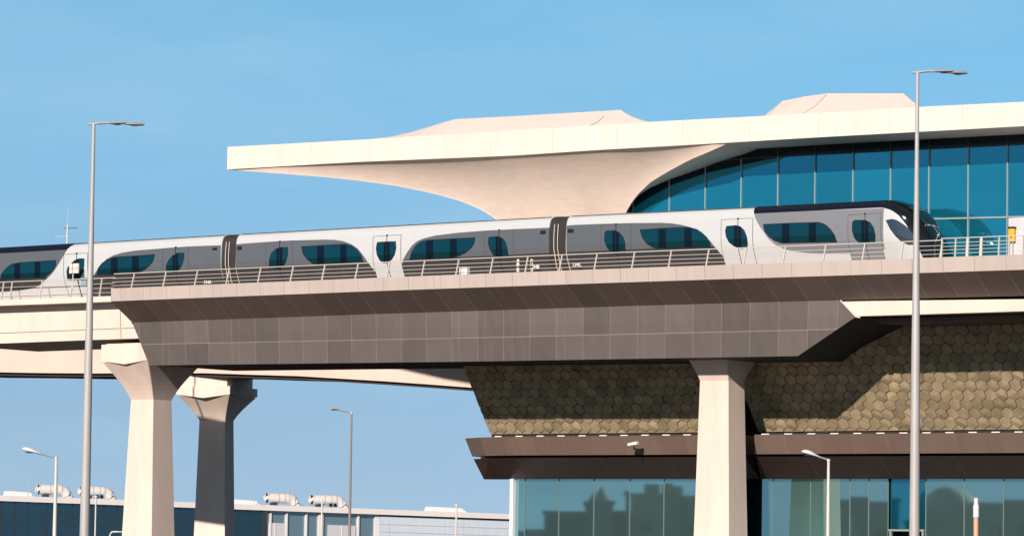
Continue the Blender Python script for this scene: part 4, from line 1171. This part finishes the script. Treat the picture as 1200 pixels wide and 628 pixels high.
for px, hh, lab in ((38,3.4,'leftmost thin lightning rod on the white building'),(78,4.0,'thin lightning rod behind the left curved duct'),(128,3.9,'thin lightning rod behind the duct next to the lit pier'),(304,3.6,'thin lightning rod over the hatch by the shaded pier'),(345,4.6,'thin lightning rod in front of the third duct'),(401,3.7,'thin lightning rod in front of the rightmost duct')):
    a = sF(px); p = Vector((PA.x,PA.y,0))+dirF*a - nF*3
    o = MB().tube([(0,0,-.3),(0,0,hh*.5),(0,0,hh)], [.09,.05,.03], 6).build('lightning_rod', m_lamp); o.location = (p.x,p.y,hF(a))
    tag(o, lab, 'lightning rod', 'lightning rods on the far roof')
# ventilation unit under the right-hand ducts
for x0_, x1_, lab in ((108,134,'blue and white cooling unit below the duct beside the lit pier'),(382,408,'blue and white cooling unit below the rightmost duct')):
    a, b = sF(x0_), sF(x1_); p = Vector((PA.x,PA.y,0))+dirF*a + nF*.2
    r = bpy.data.objects.new('cooling_unit', None); col.objects.link(r); r.location = (p.x,p.y,hF(a)-.3); r.rotation_euler.z = angF; r['b'] = (0,0,0)
    tag(r, lab, 'cooling unit', 'cooling units on the far roof'); L_ = b-a
    MB().box((0,0,0),(L_*.9,1.4,.25)).build('platform', m_text, r)
    MB().box((L_*.12,.2,.25),(L_*.5,1.3,1.2)).build('unit', m_blue, r)
    for k in (.2,.4): MB().tube([(L_*k,.05,.75),(L_*k,.2,.75)], .32, 12).build('fan', m_frame, r)

# ================================================================== town that the ground floor glass mirrors (left of the frame)
C0_ = W(5, V0, 0)
rd = Vector((-.96,-.28,0)).normalized(); sd_ = Vector((rd.y,-rd.x,0))
def town(px, dist, wd_, h, dome=False, spire=False, roofbits=0, label='', material=m_block):
    q = W(at(px,600,V0)[0], V0, 0); vdir = (q-CAM); vdir.z = 0; vdir.normalize()
    rf = vdir - 2*vdir.dot(VX)*VX; p = q + rf*dist
    r = bpy.data.objects.new('town_building', None); col.objects.link(r); r.location = (p.x,p.y,0); r.rotation_euler.z = math.atan2(rf.y, rf.x)+math.pi/2; r['b'] = (0,0,0)
    tag(r, label, 'building', 'buildings mirrored in the ground floor glass')
    MB().box((-wd_/2,-5,0),(wd_/2,5,h)).build('wall', material, r)
    MB().box((-wd_/2-.2,-5.2,h),(wd_/2+.2,5.2,h+.35)).build('roof_slab', material, r)
    mb = MB()
    for i in range(int(wd_/3)):
        for k in range(max(1, int(h/3.3))):
            mb.box((-wd_/2+1+i*3,-5.03,1.0+k*3.3),(-wd_/2+2.3+i*3,-4.98,2.5+k*3.3)); mb.box((-wd_/2+1+i*3,4.98,1.0+k*3.3),(-wd_/2+2.3+i*3,5.03,2.5+k*3.3))
    mb.build('windows', m_far_glass, r)
    if dome:
        rr_ = wd_*.40
        MB().tube([(0,0,h),(0,0,h+1.0)]+[(0,0,h+1.0+rr_*1.05*math.sin(t*math.pi/16)) for t in range(1,9)], [rr_,rr_]+[max(.02,rr_*math.cos(t*math.pi/16)) for t in range(1,9)], 20).build('dome', material, r, smooth=True)
    if spire: MB().tube([(0,0,h+.3),(0,0,h+1.0),(0,0,h+1.8)], [1.0,.6,.04], 10).build('spire', material, r)
    for k in range(roofbits):
        MB().box((-wd_/4+k*wd_/3,-1,h+.3),(-wd_/4+k*wd_/3+1.6,1,h+1.4)).build('water_tank', m_block2, r)
town(690,210,9,6.0,label='low grey town block mirrored left of the pointed tower', material=m_block2)
town(650,230,13,4.2,label='lowest town block mirrored at the left end of the glass')
town(705,200,2.4,6.9,spire=True,label='slim pointed tower mirrored in the ground floor glass', material=m_block2)
town(765,210,5.6,8.0,roofbits=2,label='stepped town block with two tanks mirrored left of the central pier')
town(800,215,6.5,7.8,roofbits=1,label='town block with one tank mirrored beside the central pier')
town(975,210,6.4,4.0,dome=True,label='small domed town block mirrored behind the small lamp')
town(1018,215,7.0,7.6,label='flat town block mirrored left of the entrance', material=m_block2)
town(1108,220,7.4,5.4,dome=True,label='domed town building mirrored right of the entrance')
town(1168,225,9,7.6,label='flat town block mirrored right of the dome')
for o in bpy.data.objects:
    if 'b' in o: del o['b']
